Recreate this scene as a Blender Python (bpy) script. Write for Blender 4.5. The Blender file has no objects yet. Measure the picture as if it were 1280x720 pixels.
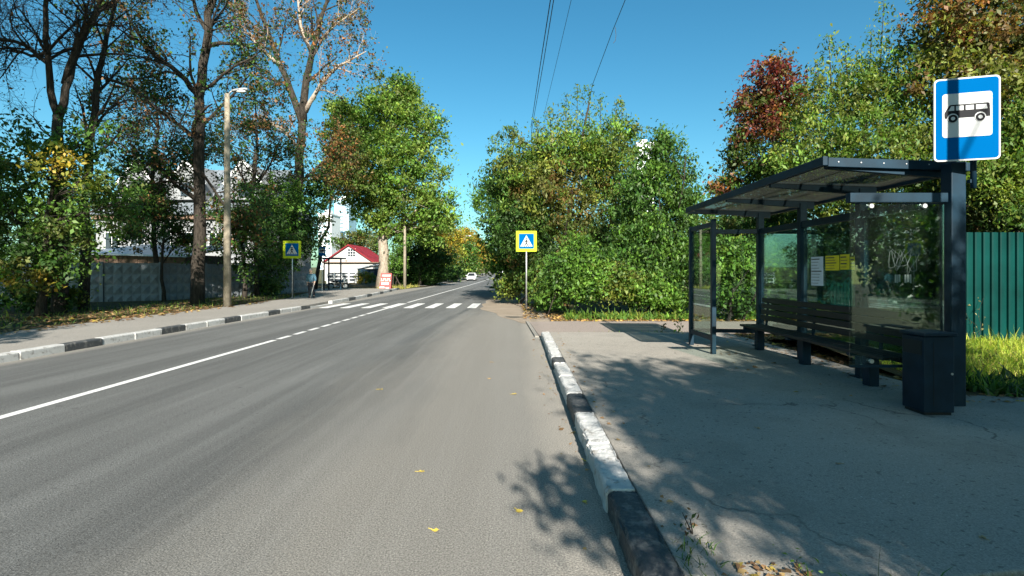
import bpy, math, random
import numpy as np
from mathutils import Vector, Matrix

R = math.radians
scene = bpy.context.scene
COL = scene.collection

# ------------------------------------------------------------------ camera
CAMH = 1.7
F = 640.0                       # focal length in pixels of the 1280 wide photograph
VX, VY = 645.0, 340.0           # vanishing point of the street
cam_d = bpy.data.cameras.new('camera')
cam_d.sensor_width = 36.0
cam_d.lens = 36.0 * F / 1280.0
cam_d.shift_x = (640 - VX) / 1280.0
cam_d.shift_y = (VY - 360) / 1280.0
cam_d.clip_start = 0.05
cam_d.clip_end = 3000
cam = bpy.data.objects.new('camera', cam_d)
cam.location = (0, 0, CAMH)
cam.rotation_euler = (R(90), 0, 0)
COL.objects.link(cam)
scene.camera = cam

# ------------------------------------------------------------------ light
SUN_EL, SUN_AZ = 28.0, 9.5      # elevation, degrees to the right of straight behind the camera
sx, sy, sz = (math.sin(R(SUN_AZ)) * math.cos(R(SUN_EL)), -math.cos(R(SUN_AZ)) * math.cos(R(SUN_EL)), math.sin(R(SUN_EL)))
world = bpy.data.worlds.new('World')
scene.world = world
world.use_nodes = True
wn, wl = world.node_tree.nodes, world.node_tree.links
wn.clear()
sky = wn.new('ShaderNodeTexSky')
sky.sky_type = 'NISHITA'
sky.sun_disc = False
sky.sun_elevation = R(SUN_EL)
sky.sun_rotation = math.atan2(sx, sy)
sky.altitude = 100
sky.air_density = 1.0
sky.dust_density = 1.1
sky.ozone_density = 0.0
tint = wn.new('ShaderNodeMix'); tint.data_type = 'RGBA'; tint.blend_type = 'MULTIPLY'
tint.inputs[0].default_value = 1.0
tint.inputs[7].default_value = (0.66, 1.0, 1.04, 1)
bg = wn.new('ShaderNodeBackground')
bg.inputs[1].default_value = 0.052
wo = wn.new('ShaderNodeOutputWorld')
wl.new(sky.outputs[0], tint.inputs[6])
hs = wn.new('ShaderNodeHueSaturation'); hs.inputs['Saturation'].default_value = 1.2
wl.new(tint.outputs[2], hs.inputs['Color'])
wl.new(hs.outputs[0], bg.inputs[0])
wl.new(bg.outputs[0], wo.inputs[0])

sun_d = bpy.data.lights.new('sun', 'SUN')
sun_d.energy = 5.0
sun_d.angle = R(0.53)
sun_d.color = (1.0, 0.93, 0.82)
sun = bpy.data.objects.new('sun', sun_d)
sun.rotation_euler = Vector((sx, sy, sz)).to_track_quat('Z', 'Y').to_euler()
COL.objects.link(sun)

scene.view_settings.view_transform = 'Standard'
scene.view_settings.look = 'None'
scene.view_settings.exposure = 1.58
scene.view_settings.gamma = 1.0
scene.view_settings.use_curve_mapping = False
scene.render.engine = 'CYCLES'
try:
    scene.cycles.transparent_max_bounces = 24
    scene.cycles.max_bounces = 8
except Exception:
    pass


# ------------------------------------------------------------------ helpers
def WX(px, Y):
    return (px - VX) * Y / F


def WZ(py, Y):
    return CAMH - (py - VY) * Y / F


def gz(y):                      # the street climbs gently far away
    if y < 70: return 0.0
    if y < 150: return 0.000078 * (y - 70) ** 2
    return 0.5 + 0.0125 * (y - 150)


class MB:
    def __init__(s):
        s.v = []; s.f = []

    def add(s, vs, fs):
        o = len(s.v)
        s.v.extend([tuple(p) for p in vs])
        s.f.extend([tuple(i + o for i in f) for f in fs])
        return s

    def box(s, x0, x1, y0, y1, z0, z1):
        return s.add([(x0, y0, z0), (x1, y0, z0), (x1, y1, z0), (x0, y1, z0), (x0, y0, z1), (x1, y0, z1), (x1, y1, z1), (x0, y1, z1)],
                     [(0, 3, 2, 1), (4, 5, 6, 7), (0, 1, 5, 4), (1, 2, 6, 5), (2, 3, 7, 6), (3, 0, 4, 7)])

    def bar(s, a, b, w, h, up=(0, 0, 1)):
        a = Vector(a); b = Vector(b); d = (b - a).normalized(); up = Vector(up)
        if abs(d.dot(up)) > .99: up = Vector((1, 0, 0))
        x = d.cross(up).normalized(); z = x.cross(d).normalized()
        vs = []
        for p in (a, b):
            for i, j in ((-1, -1), (1, -1), (1, 1), (-1, 1)):
                vs.append(p + x * (i * w / 2) + z * (j * h / 2))
        return s.add(vs, [(3, 2, 1, 0), (4, 5, 6, 7), (0, 1, 5, 4), (1, 2, 6, 5), (2, 3, 7, 6), (3, 0, 4, 7)])

    def tube(s, pts, rad, n=8, cap=True):
        pts = [Vector(p) for p in pts]
        if not hasattr(rad, '__len__'): rad = [rad] * len(pts)
        vs = []; fs = []
        ref = None
        for i, p in enumerate(pts):
            d = (pts[min(i + 1, len(pts) - 1)] - pts[max(i - 1, 0)])
            if d.length < 1e-9: d = Vector((0, 0, 1))
            d.normalize()
            if ref is None:
                ref = Vector((1, 0, 0)) if abs(d.x) < .9 else Vector((0, 1, 0))
            x = (ref - d * ref.dot(d)); x.normalize(); ref = x
            y = d.cross(x)
            for k in range(n):
                a = 2 * math.pi * k / n
                vs.append(p + (x * math.cos(a) + y * math.sin(a)) * rad[i])
        for i in range(len(pts) - 1):
            for k in range(n):
                k2 = (k + 1) % n
                fs.append((i * n + k, i * n + k2, (i + 1) * n + k2, (i + 1) * n + k))
        if cap:
            fs.append(tuple(reversed(range(n))))
            fs.append(tuple(range((len(pts) - 1) * n, len(pts) * n)))
        return s.add(vs, fs)

    def prism(s, poly, fn0, fn1):
        """poly: 2D points; fn0/fn1 map (u,v) to the two faces"""
        n = len(poly)
        vs = [fn0(u, v) for u, v in poly] + [fn1(u, v) for u, v in poly]
        fs = [tuple(range(n)), tuple(reversed(range(n, 2 * n)))]
        for i in range(n):
            j = (i + 1) % n
            fs.append((j, i, n + i, n + j))
        return s.add(vs, fs)

    def plate(s, poly, z0, z1):
        n = len(poly)
        vs = [(x, y, z0) for x, y in poly] + [(x, y, z1) for x, y in poly]
        fs = [tuple(reversed(range(n))), tuple(range(n, 2 * n))]
        for i in range(n):
            j = (i + 1) % n
            fs.append((i, j, n + j, n + i))
        return s.add(vs, fs)

    def lathe(s, prof, c, n=16):
        vs = []; fs = []
        for r, z in prof:
            for k in range(n):
                a = 2 * math.pi * k / n
                vs.append((c[0] + r * math.cos(a), c[1] + r * math.sin(a), c[2] + z))
        for i in range(len(prof) - 1):
            for k in range(n):
                k2 = (k + 1) % n
                fs.append((i * n + k, i * n + k2, (i + 1) * n + k2, (i + 1) * n + k))
        fs.append(tuple(reversed(range(n)))); fs.append(tuple(range((len(prof) - 1) * n, len(prof) * n)))
        return s.add(vs, fs)

    def ellipsoid(s, c, r, n=12, m=8):
        prof = []
        vs = [(c[0], c[1], c[2] - r[2])]; fs = []
        for i in range(1, m):
            t = math.pi * i / m
            for k in range(n):
                a = 2 * math.pi * k / n
                vs.append((c[0] + r[0] * math.sin(t) * math.cos(a), c[1] + r[1] * math.sin(t) * math.sin(a), c[2] - r[2] * math.cos(t)))
        vs.append((c[0], c[1], c[2] + r[2]))
        for k in range(n):
            fs.append((0, 1 + (k + 1) % n, 1 + k))
            fs.append((len(vs) - 1, 1 + (m - 2) * n + k, 1 + (m - 2) * n + (k + 1) % n))
        for i in range(m - 2):
            for k in range(n):
                k2 = (k + 1) % n
                fs.append((1 + i * n + k, 1 + i * n + k2, 1 + (i + 1) * n + k2, 1 + (i + 1) * n + k))
        return s.add(vs, fs)


def tag(o, label, cat=None, group=None, kind=None):
    o['label'] = label
    if cat: o['category'] = cat
    if group: o['group'] = group
    if kind: o['kind'] = kind
    return o


def thing(name, label, cat, loc=(0, 0, 0), rz=0, group=None, kind=None):
    o = bpy.data.objects.new(name, None)
    o.empty_display_size = 0.2
    o.location = loc; o.rotation_euler = (0, 0, rz)
    COL.objects.link(o)
    return tag(o, label, cat, group, kind)


def root_loc(o):
    l = Vector((0, 0, 0))
    while o:
        l = l + Vector(o.location); o = o.parent
    return l


def obj(name, mb, mat, parent=None, smooth=False, bevel=0, local=False):
    """mesh object; vertices in world space unless local (then in the parent's space)"""
    me = bpy.data.meshes.new(name)
    vs = mb.v
    if parent is not None and not local:
        l = root_loc(parent)
        vs = [(p[0] - l.x, p[1] - l.y, p[2] - l.z) for p in vs]
    me.from_pydata(vs, [], mb.f)
    if smooth:
        me.polygons.foreach_set('use_smooth', [True] * len(me.polygons))
    if mat: me.materials.append(mat)
    me.update()
    o = bpy.data.objects.new(name, me)
    COL.objects.link(o)
    o.parent = parent
    if bevel:
        b = o.modifiers.new('bevel', 'BEVEL'); b.width = bevel; b.segments = 2; b.limit_method = 'ANGLE'; b.angle_limit = R(40)
    return o


def copy_tree(o, parent=None):
    c = o.copy(); COL.objects.link(c); c.parent = parent
    for ch in list(o.children): copy_tree(ch, c)
    return c


def rrect(w, h, r, n=5, cx=0, cy=0):
    pts = []
    for (sxx, syy, a0) in ((1, 1, 0), (-1, 1, 90), (-1, -1, 180), (1, -1, 270)):
        for k in range(n + 1):
            a = R(a0 + 90 * k / n)
            pts.append((cx + sxx * (w / 2 - r) + r * math.cos(a), cy + syy * (h / 2 - r) + r * math.sin(a)))
    return pts


def circ(cx, cy, r, n=20):
    return [(cx + r * math.cos(2 * math.pi * k / n), cy + r * math.sin(2 * math.pi * k / n)) for k in range(n)]


# ------------------------------------------------------------------ materials
def nm(name):
    m = bpy.data.materials.new(name)
    m.use_nodes = True
    nt = m.node_tree
    b = nt.nodes['Principled BSDF']
    return m, nt.nodes, nt.links, b


def noise(nodes, links, vec, scale, detail=3, rough=.55):
    n = nodes.new('ShaderNodeTexNoise')
    n.inputs['Scale'].default_value = scale
    n.inputs['Detail'].default_value = detail
    n.inputs['Roughness'].default_value = rough
    if vec: links.new(vec, n.inputs['Vector'])
    return n.outputs['Fac']


def ramp(nodes, links, fac, p0, p1, c0=0.0, c1=1.0):
    r = nodes.new('ShaderNodeMapRange')
    r.inputs['From Min'].default_value = p0; r.inputs['From Max'].default_value = p1
    r.inputs['To Min'].default_value = c0; r.inputs['To Max'].default_value = c1
    links.new(fac, r.inputs['Value'])
    return r.outputs[0]


def mixc(nodes, links, fac, a, b, mode='MIX'):
    m = nodes.new('ShaderNodeMix'); m.data_type = 'RGBA'; m.blend_type = mode
    for val, idx in ((fac, 0), (a, 6), (b, 7)):
        if hasattr(val, 'links') or hasattr(val, 'is_linked'):
            links.new(val, m.inputs[idx])
        elif idx == 0:
            m.inputs[0].default_value = val
        else:
            m.inputs[idx].default_value = (*val, 1)
    return m.outputs[2]


def mth(nodes, links, op, a, b=0.0):
    m = nodes.new('ShaderNodeMath'); m.operation = op
    for v, i in ((a, 0), (b, 1)):
        if hasattr(v, 'is_linked'): links.new(v, m.inputs[i])
        else: m.inputs[i].default_value = v
    return m.outputs[0]


def coords(nodes, links, scale=(1, 1, 1)):
    tc = nodes.new('ShaderNodeTexCoord')
    mp = nodes.new('ShaderNodeMapping')
    mp.inputs['Scale'].default_value = scale
    links.new(tc.outputs['Object'], mp.inputs['Vector'])
    return mp.outputs[0]


def bump(nodes, links, bsdf, h, strength, dist=.01):
    b = nodes.new('ShaderNodeBump')
    b.inputs['Strength'].default_value = strength; b.inputs['Distance'].default_value = dist
    links.new(h, b.inputs['Height'])
    links.new(b.outputs[0], bsdf.inputs['Normal'])


def simple(name, col, rough=.6, metal=0.0, var=.25, scale=6, bmp=.0, bscale=60, spec=.5):
    m, n, l, b = nm(name)
    v = coords(n, l)
    f = noise(n, l, v, scale, 4)
    f2 = ramp(n, l, f, .3, .7)
    lo = tuple(c * (1 - var) for c in col); hi = tuple(min(1, c * (1 + var)) for c in col)
    l.new(mixc(n, l, f2, lo, hi), b.inputs['Base Color'])
    b.inputs['Roughness'].default_value = rough
    b.inputs['Metallic'].default_value = metal
    b.inputs['Specular IOR Level'].default_value = spec
    if bmp:
        bump(n, l, b, noise(n, l, v, bscale, 3), bmp)
    return m


def asphalt(name, base, dust, speck=.55, dusty=None, streaks=True, contrast=.5, cracks=False):
    m, n, l, b = nm(name)
    v = coords(n, l)
    fine = noise(n, l, v, 95, 3, .75)
    grain = ramp(n, l, fine, .38, .64)
    vo = n.new('ShaderNodeTexVoronoi'); vo.inputs['Scale'].default_value = 55
    l.new(v, vo.inputs['Vector'])
    pits = ramp(n, l, vo.outputs['Distance'], .0, .45)
    patch = ramp(n, l, noise(n, l, v, .45, 5, .6), .33, .68)
    lo = tuple(c * (1 - speck) for c in base); hi = tuple(c * (1 + speck) for c in base)
    c = mixc(n, l, grain, lo, hi)
    c = mixc(n, l, ramp(n, l, patch, 0, 1, 0, .5), c, tuple(x * 1.35 for x in base))
    if streaks:
        vs = coords(n, l, (1.0, .045, 1))
        st = ramp(n, l, noise(n, l, vs, .95, 4, .6), .42, .6)
        c = mixc(n, l, mth(n, l, 'MULTIPLY', st, .75), c, tuple(x * .55 for x in base))
        vs2 = coords(n, l, (1.0, .03, 1))
        st2 = ramp(n, l, noise(n, l, vs2, 6, 2, .6), .5, .75)
        c = mixc(n, l, mth(n, l, 'MULTIPLY', st2, .35), c, tuple(x * 1.5 for x in base))
    blot = ramp(n, l, noise(n, l, v, 7, 2, .5), .67, .74)
    c = mixc(n, l, mth(n, l, 'MULTIPLY', blot, .55), c, tuple(x * .4 for x in base))
    big = ramp(n, l, noise(n, l, v, 38, 3, .7), .4, .66)
    c = mixc(n, l, mth(n, l, 'MULTIPLY', big, .3 if not cracks else .16), c, tuple(x * 1.7 for x in base))
    peb = ramp(n, l, noise(n, l, v, 33, 1, .5), .73, .77)
    c = mixc(n, l, mth(n, l, 'MULTIPLY', peb, .5), c, tuple(min(.6, x * 2.6) for x in base))
    if cracks:
        sv = coords(n, l, (.35, 1.2, 1))
        scuff = ramp(n, l, noise(n, l, sv, 2.2, 6, .7), .5, .72)
        c = mixc(n, l, mth(n, l, 'MULTIPLY', scuff, .4), c, tuple(x * 1.35 for x in base))
        stain = ramp(n, l, noise(n, l, v, .9, 5, .65), .5, .68)
        c = mixc(n, l, mth(n, l, 'MULTIPLY', stain, .5), c, tuple(x * .6 for x in base))
        cv = n.new('ShaderNodeTexVoronoi'); cv.feature = 'DISTANCE_TO_EDGE'; cv.inputs['Scale'].default_value = .42
        wv = n.new('ShaderNodeVectorMath'); wv.operation = 'ADD'
        nz = n.new('ShaderNodeTexNoise'); nz.inputs['Scale'].default_value = 1.6; nz.inputs['Detail'].default_value = 5
        l.new(v, nz.inputs['Vector']); l.new(v, wv.inputs[0]); l.new(nz.outputs['Color'], wv.inputs[1]); l.new(wv.outputs[0], cv.inputs['Vector'])
        ck = ramp(n, l, cv.outputs['Distance'], .002, .009, 1, 0)
        brk = ramp(n, l, noise(n, l, v, .8, 2), .5, .6)
        c = mixc(n, l, mth(n, l, 'MULTIPLY', mth(n, l, 'MULTIPLY', ck, brk), .8), c, tuple(x * .3 for x in base))
    pv = ramp(n, l, noise(n, l, v, 22, 1, .5), .68, .72)
    c = mixc(n, l, mth(n, l, 'MULTIPLY', pv, .6), c, tuple(x * .3 for x in base))
    if dusty:
        sp = n.new('ShaderNodeSeparateXYZ'); tc = n.new('ShaderNodeTexCoord')
        l.new(tc.outputs['Object'], sp.inputs[0])
        wob = ramp(n, l, noise(n, l, coords(n, l, (1, .25, 1)), .8, 5, .65), .3, .7, -1, 1)
        # wide dusty lay-by
        xx = mth(n, l, 'ADD', sp.outputs[0], mth(n, l, 'MULTIPLY', wob, .5))
        d1 = mth(n, l, 'MULTIPLY', ramp(n, l, xx, dusty[0], dusty[1]), .62)
        xe = mth(n, l, 'ADD', sp.outputs[0], mth(n, l, 'MULTIPLY', wob, .16))
        d2 = mth(n, l, 'MULTIPLY', ramp(n, l, xe, .12, .52), .55)
        # dust only where the lay-by is
        yl = ramp(n, l, sp.outputs[1], 20, 27, 1, .25)
        d = mth(n, l, 'MULTIPLY', mth(n, l, 'MAXIMUM', d1, mth(n, l, 'ADD', d1, d2)), yl)
        d = mth(n, l, 'MULTIPLY', d, ramp(n, l, grain, 0, 1, .5, 1.25))
        # gutter dust along the opposite kerb
        xg = mth(n, l, 'ADD', sp.outputs[0], mth(n, l, 'MULTIPLY', wob, .1))
        g = ramp(n, l, xg, -9.15, -9.5, 0, .6)
        d = mth(n, l, 'MINIMUM', mth(n, l, 'ADD', d, g), 1.0)
        c = mixc(n, l, d, c, dust)
    g2 = ramp(n, l, noise(n, l, v, 78, 2, .7), .34, .68)
    gm = n.new('ShaderNodeCombineColor')
    gv = ramp(n, l, g2, 0, 1, 1 - speck * .46, 1 + speck * .5)
    for k in range(3): l.new(gv, gm.inputs[k])
    c = mixc(n, l, 1.0, c, gm.outputs[0], 'MULTIPLY')
    l.new(c, b.inputs['Base Color'])
    b.inputs['Roughness'].default_value = .85
    b.inputs['Specular IOR Level'].default_value = .35
    bump(n, l, b, mth(n, l, 'ADD', mth(n, l, 'MULTIPLY', pits, .5), grain), contrast, .006)
    return m


def soil(name, a, b_, c_, scale=1.2):
    m, n, l, b = nm(name)
    v = coords(n, l)
    f = ramp(n, l, noise(n, l, v, scale, 6, .65), .35, .65)
    g = ramp(n, l, noise(n, l, v, 22, 4, .7), .35, .7)
    c = mixc(n, l, f, a, b_)
    c = mixc(n, l, mth(n, l, 'MULTIPLY', g, .6), c, c_)
    l.new(c, b.inputs['Base Color'])
    b.inputs['Roughness'].default_value = .95
    b.inputs['Specular IOR Level'].default_value = .2
    bump(n, l, b, mth(n, l, 'ADD', f, g), .8, .03)
    return m


def paint_worn(name, col, under, amount=.5, rough=.65, scale=9):
    m, n, l, b = nm(name)
    v = coords(n, l)
    f = noise(n, l, v, scale, 6, .7)
    w = ramp(n, l, f, .62 - .12 * amount, .7 - .05 * amount)
    dirt = ramp(n, l, noise(n, l, v, 2.3, 5, .65), .35, .75, 0, .55)
    c = mixc(n, l, dirt, col, tuple(x * .62 for x in col))
    c = mixc(n, l, w, c, under)
    sc = ramp(n, l, noise(n, l, v, 60, 3, .6), .55, .75, 0, .35)
    c = mixc(n, l, sc, c, under)
    l.new(c, b.inputs['Base Color'])
    b.inputs['Roughness'].default_value = rough
    bump(n, l, b, noise(n, l, v, 45, 4, .7), .5, .01)
    return m


def leafmat(name, trans=.35, rough=.55, gain=1.0):
    m, n, l, b = nm(name)
    at = n.new('ShaderNodeAttribute'); at.attribute_name = 'leafcol'
    b.inputs['Roughness'].default_value = rough
    b.inputs['Specular IOR Level'].default_value = .35
    l.new(at.outputs['Color'], b.inputs['Base Color'])
    t = n.new('ShaderNodeBsdfTranslucent')
    g = n.new('ShaderNodeMix'); g.data_type = 'RGBA'; g.blend_type = 'MULTIPLY'; g.inputs[0].default_value = 1
    g.inputs[7].default_value = (1.5, 1.5, .8, 1)
    l.new(at.outputs['Color'], g.inputs[6]); l.new(g.outputs[2], t.inputs['Color'])
    mx = n.new('ShaderNodeMixShader'); mx.inputs[0].default_value = trans
    l.new(b.outputs[0], mx.inputs[1]); l.new(t.outputs[0], mx.inputs[2])
    l.new(mx.outputs[0], n['Material Output'].inputs['Surface'])
    return m


def glassmat(name, tintc=(.87, .94, .92), dirt=.007, smear=(.35, .4, .38)):
    m, n, l, b = nm(name)
    tr = n.new('ShaderNodeBsdfTransparent'); tr.inputs[0].default_value = (*tintc, 1)
    gl = n.new('ShaderNodeBsdfGlossy'); gl.inputs['Roughness'].default_value = .015
    gl.inputs['Color'].default_value = (.85, .95, .92, 1)
    fr = n.new('ShaderNodeFresnel'); fr.inputs[0].default_value = 1.6
    mx = n.new('ShaderNodeMixShader')
    fb = mth(n, l, 'MINIMUM', mth(n, l, 'MULTIPLY', fr.outputs[0], .85), 1.0)
    l.new(fb, mx.inputs[0]); l.new(tr.outputs[0], mx.inputs[1]); l.new(gl.outputs[0], mx.inputs[2])
    df = n.new('ShaderNodeBsdfDiffuse'); df.inputs[0].default_value = (*smear, 1)
    v = coords(n, l, (1, 1, .25))
    d = ramp(n, l, noise(n, l, v, 5, 6, .7), .45, .8, dirt * .4, dirt * 2.2)
    m2 = n.new('ShaderNodeMixShader')
    l.new(d, m2.inputs[0]); l.new(mx.outputs[0], m2.inputs[1]); l.new(df.outputs[0], m2.inputs[2])
    l.new(m2.outputs[0], n['Material Output'].inputs['Surface'])
    return m


def barkmat(name, a, b_, vs=(8, 8, 1.6)):
    m, n, l, b = nm(name)
    v = coords(n, l, vs)
    f = ramp(n, l, noise(n, l, v, 1.6, 6, .7), .35, .65)
    l.new(mixc(n, l, f, a, b_), b.inputs['Base Color'])
    b.inputs['Roughness'].default_value = .95
    b.inputs['Specular IOR Level'].default_value = .15
    bump(n, l, b, f, .9, .04)
    return m


def concrete(name, a, b_, scale=2.5):
    m, n, l, b = nm(name)
    v = coords(n, l)
    f = ramp(n, l, noise(n, l, v, scale, 6, .65), .32, .7)
    st = ramp(n, l, noise(n, l, coords(n, l, (4, 4, .3)), 1.5, 4, .6), .45, .75, 0, .5)
    c = mixc(n, l, f, a, b_)
    c = mixc(n, l, st, c, tuple(x * .55 for x in a))
    l.new(c, b.inputs['Base Color'])
    b.inputs['Roughness'].default_value = .9
    b.inputs['Specular IOR Level'].default_value = .25
    bump(n, l, b, noise(n, l, v, 40, 4, .7), .4, .01)
    return m


def roofpoly(name):
    m, n, l, b = nm(name)
    v = coords(n, l, (60, 1, 1))
    st = ramp(n, l, noise(n, l, v, 1.0, 1), .3, .7)
    dirt = ramp(n, l, noise(n, l, coords(n, l), 2.2, 5, .7), .3, .75)
    c = mixc(n, l, st, (.04, .042, .038), (.07, .072, .062))
    c = mixc(n, l, mth(n, l, 'MULTIPLY', dirt, .5), c, (.05, .05, .04))
    l.new(c, b.inputs['Base Color'])
    b.inputs['Roughness'].default_value = .35
    t = n.new('ShaderNodeBsdfTranslucent'); t.inputs[0].default_value = (.07, .073, .062, 1)
    tr = n.new('ShaderNodeBsdfTransparent'); tr.inputs[0].default_value = (.8, .82, .76, 1)
    m1 = n.new('ShaderNodeMixShader'); m1.inputs[0].default_value = .5
    l.new(b.outputs[0], m1.inputs[1]); l.new(t.outputs[0], m1.inputs[2])
    m2 = n.new('ShaderNodeMixShader'); m2.inputs[0].default_value = .4
    l.new(m1.outputs[0], m2.inputs[1]); l.new(tr.outputs[0], m2.inputs[2])
    l.new(m2.outputs[0], n['Material Output'].inputs['Surface'])
    return m


M = {}
M['road'] = asphalt('road_asphalt', (.098, .100, .098), (.258, .24, .21), speck=.85, dusty=(-2.7, -1.1), contrast=.6)
M['platform'] = asphalt('platform_asphalt', (.235, .218, .192), (.3, .26, .2), speck=.3, streaks=False, contrast=.4, cracks=True)
M['path'] = asphalt('path_asphalt', (.205, .172, .152), (.3, .26, .2), speck=.3, streaks=False, contrast=.3)
M['sidewalk'] = asphalt('sidewalk_asphalt', (.19, .178, .16), (.3, .26, .2), speck=.3, streaks=False, contrast=.3)
M['dirt'] = soil('dry_dirt', (.29, .24, .19), (.22, .175, .13), (.34, .29, .235), 1.0)
M['ground'] = soil('earth', (.07, .075, .03), (.12, .1, .055), (.05, .06, .02), .5)
M['verge'] = soil('leafy_earth', (.06, .045, .025), (.13, .095, .045), (.045, .05, .02), 1.5)
M['kerb_white'] = paint_worn('white_kerb_paint', (.45, .45, .44), (.19, .18, .165), .8)
M['kerb_black'] = paint_worn('black_kerb_paint', (.036, .04, .044), (.14, .135, .125), .95)
M['marking'] = paint_worn('road_paint', (.62, .62, .61), (.15, .15, .145), .35, scale=14)
M['conc_fence'] = concrete('fence_concrete', (.2, .225, .245), (.13, .15, .165))
M['conc_pole'] = concrete('pole_concrete', (.27, .24, .185), (.15, .125, .095), 4)
M['bark'] = barkmat('grey_brown_bark', (.018, .015, .012), (.065, .055, .045))
M['bark_pale'] = barkmat('pale_poplar_bark', (.16, .13, .1), (.36, .31, .25))
M['bark_dead'] = barkmat('dead_branch_bark', (.22, .17, .13), (.42, .36, .3))
M['leaf'] = leafmat('leaves')
M['leaf_dry'] = leafmat('dry_leaves', .2, .8)
M['grass'] = leafmat('grass_blades', .4, .6)
M['steel'] = simple('dark_blue_grey_painted_steel', (.004, .019, .034), .5, 0, .35, 3, .08, 80, spec=.2)
M['steel_light'] = simple('galvanised_steel', (.42, .43, .44), .45, .7, .2, 9)
M['glass'] = glassmat('shelter_glass')
M['carglass'] = simple('car_glass', (.015, .018, .02), .08, 0, .1)
M['roofpoly'] = roofpoly('smoked_polycarbonate')
M['wood_dark'] = simple('dark_stained_wood', (.007, .0075, .008), .6, 0, .35, 12, .2, 50)
M['bin'] = simple('bin_steel', (.004, .015, .028), .55, 0, .35, 5, .08, 60, spec=.2)
M['black'] = simple('black_void', (.006, .007, .008), .8, 0, .2)
M['sign_blue'] = simple('sign_blue', (.0005, .078, .235), .6, 0, .05, 2, spec=.0)
M['sign_white'] = simple('sign_white', (.42, .43, .44), .55, 0, .04, 2, spec=.15)
M['sign_black'] = simple('sign_black', (.008, .009, .012), .6, 0, .1, 2, spec=.1)
M['sign_yellow'] = simple('fluorescent_yellow_green', (.34, .42, .015), .55, 0, .05, 3, spec=.15)
M['sign_back'] = simple('sign_back_metal', (.3, .31, .32), .5, .5, .2, 4)
M['paper_white'] = simple('white_paper', (.62, .66, .72), .8, 0, .08, 8)
M['paper_yellow'] = simple('yellow_paper', (.75, .6, .02), .8, 0, .12, 8)
M['ink'] = simple('ink', (.06, .055, .05), .8, 0, .2)
M['fence_green'] = simple('green_sheet_metal', (.001, .03, .027), .45, 0, .25, 1.5, spec=.08)
M['white_wall'] = simple('white_plaster', (.34, .335, .325), .85, 0, .12, .8, .1, 20)
M['white_trim'] = simple('white_trim', (.8, .8, .8), .5, 0, .05)
M['roof_red'] = simple('red_metal_roof', (.15, .009, .014), .6, 0, .35, .8, spec=.2)
M['roof_grey'] = simple('light_metal_roof', (.3, .33, .36), .4, .25, .2, .8)
M['brown_board'] = simple('weathered_brown_boards', (.12, .075, .05), .85, 0, .4, 4)
M['window'] = simple('window_glass', (.03, .04, .05), .1, 0, .3, 1)
M['grey_panel'] = simple('grey_gate_panel', (.06, .07, .08), .6, 0, .2, 4)
M['red_board'] = simple('red_advert_board', (.2, .014, .012), .5, 0, .12, 3)
M['cream_print'] = simple('cream_print', (.8, .72, .5), .6, 0, .05)
M['tower_blue'] = simple('blue_facade', (.3, .47, .58), .5, 0, .12, .1)
M['tower_white'] = simple('white_facade', (.72, .74, .76), .6, 0, .06, .1)
M['tower_window'] = simple('far_window_glass', (.2, .3, .38), .3, 0, .2, .1)
M['cable'] = simple('black_cable', (.02, .02, .022), .6, 0, .1)
M['car_white'] = simple('white_car_paint', (.75, .76, .77), .25, 0, .03, 2)
M['car_blue'] = simple('dark_blue_car_paint', (.03, .07, .1), .25, 0, .05, 2)
M['rubber'] = simple('tyre_rubber', (.02, .02, .02), .85, 0, .2)
M['lamp_glass'] = simple('lamp_lens', (.75, .75, .72), .15, 0, .05)
M['jacket'] = simple('blue_grey_jacket', (.055, .13, .18), .85, 0, .2, 8)
M['trousers'] = simple('dark_trousers', (.015, .017, .025), .9, 0, .2, 8)
M['skin'] = simple('skin', (.5, .33, .25), .6, 0, .08, 6)
M['hair'] = simple('grey_hair', (.25, .22, .19), .8, 0, .2, 20)
M['shoe'] = simple('black_shoe', (.015, .014, .013), .5, 0, .2)
M['cane'] = simple('pale_cane', (.6, .58, .55), .5, 0, .1)


# ------------------------------------------------------------------ setting
def strip(name, xa, xb, ys, z, mat, label, parent=None):
    """sheet between xa(y) and xb(y) following the rise of the street"""
    mb = MB(); vs = []; fs = []
    for i, y in enumerate(ys):
        vs += [(xa(y), y, gz(y) + z), (xb(y), y, gz(y) + z)]
        if i: fs.append((2 * i - 2, 2 * i - 1, 2 * i + 1, 2 * i))
    mb.add(vs, fs)
    o = obj(name, mb, mat, parent)
    if parent is None: tag(o, label, kind='structure')
    return o


FAR = [70, 80, 90, 100, 110, 120, 130, 140, 150, 170, 200, 260, 330, 430]
# ground sheet
gy = [-60, -20, 0, 20, 40, 60] + FAR + [600, 900]
mb = MB(); vs = []; fs = []
gx = [-700, -300, -120, -60, -30, -15, -5, 5, 15, 30, 60, 120, 300, 700]
for y in gy:
    for x in gx: vs.append((x, y, gz(y) - .03))
for i in range(len(gy) - 1):
    for j in range(len(gx) - 1):
        a = i * len(gx) + j
        fs.append((a, a + 1, a + 1 + len(gx), a + len(gx)))
mb.add(vs, fs)
tag(obj('ground', mb, M['ground'], smooth=True), 'earth and dry grass ground around the street', kind='structure')


def road_r(y):
    if y < 16.2: return .66
    if y < 24: return .66 - 2.0 * (y - 16.2) / 7.8
    return -1.34


def road_l(y):
    if y < 24.3: return -9.62
    if y < 27: return -9.62
    if y < 49: return -9.7 - 1.6 * ((y - 27) / 22) ** 1.5
    if y < 58: return -11.3 + .9 * (y - 49) / 9
    return -10.2


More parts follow.
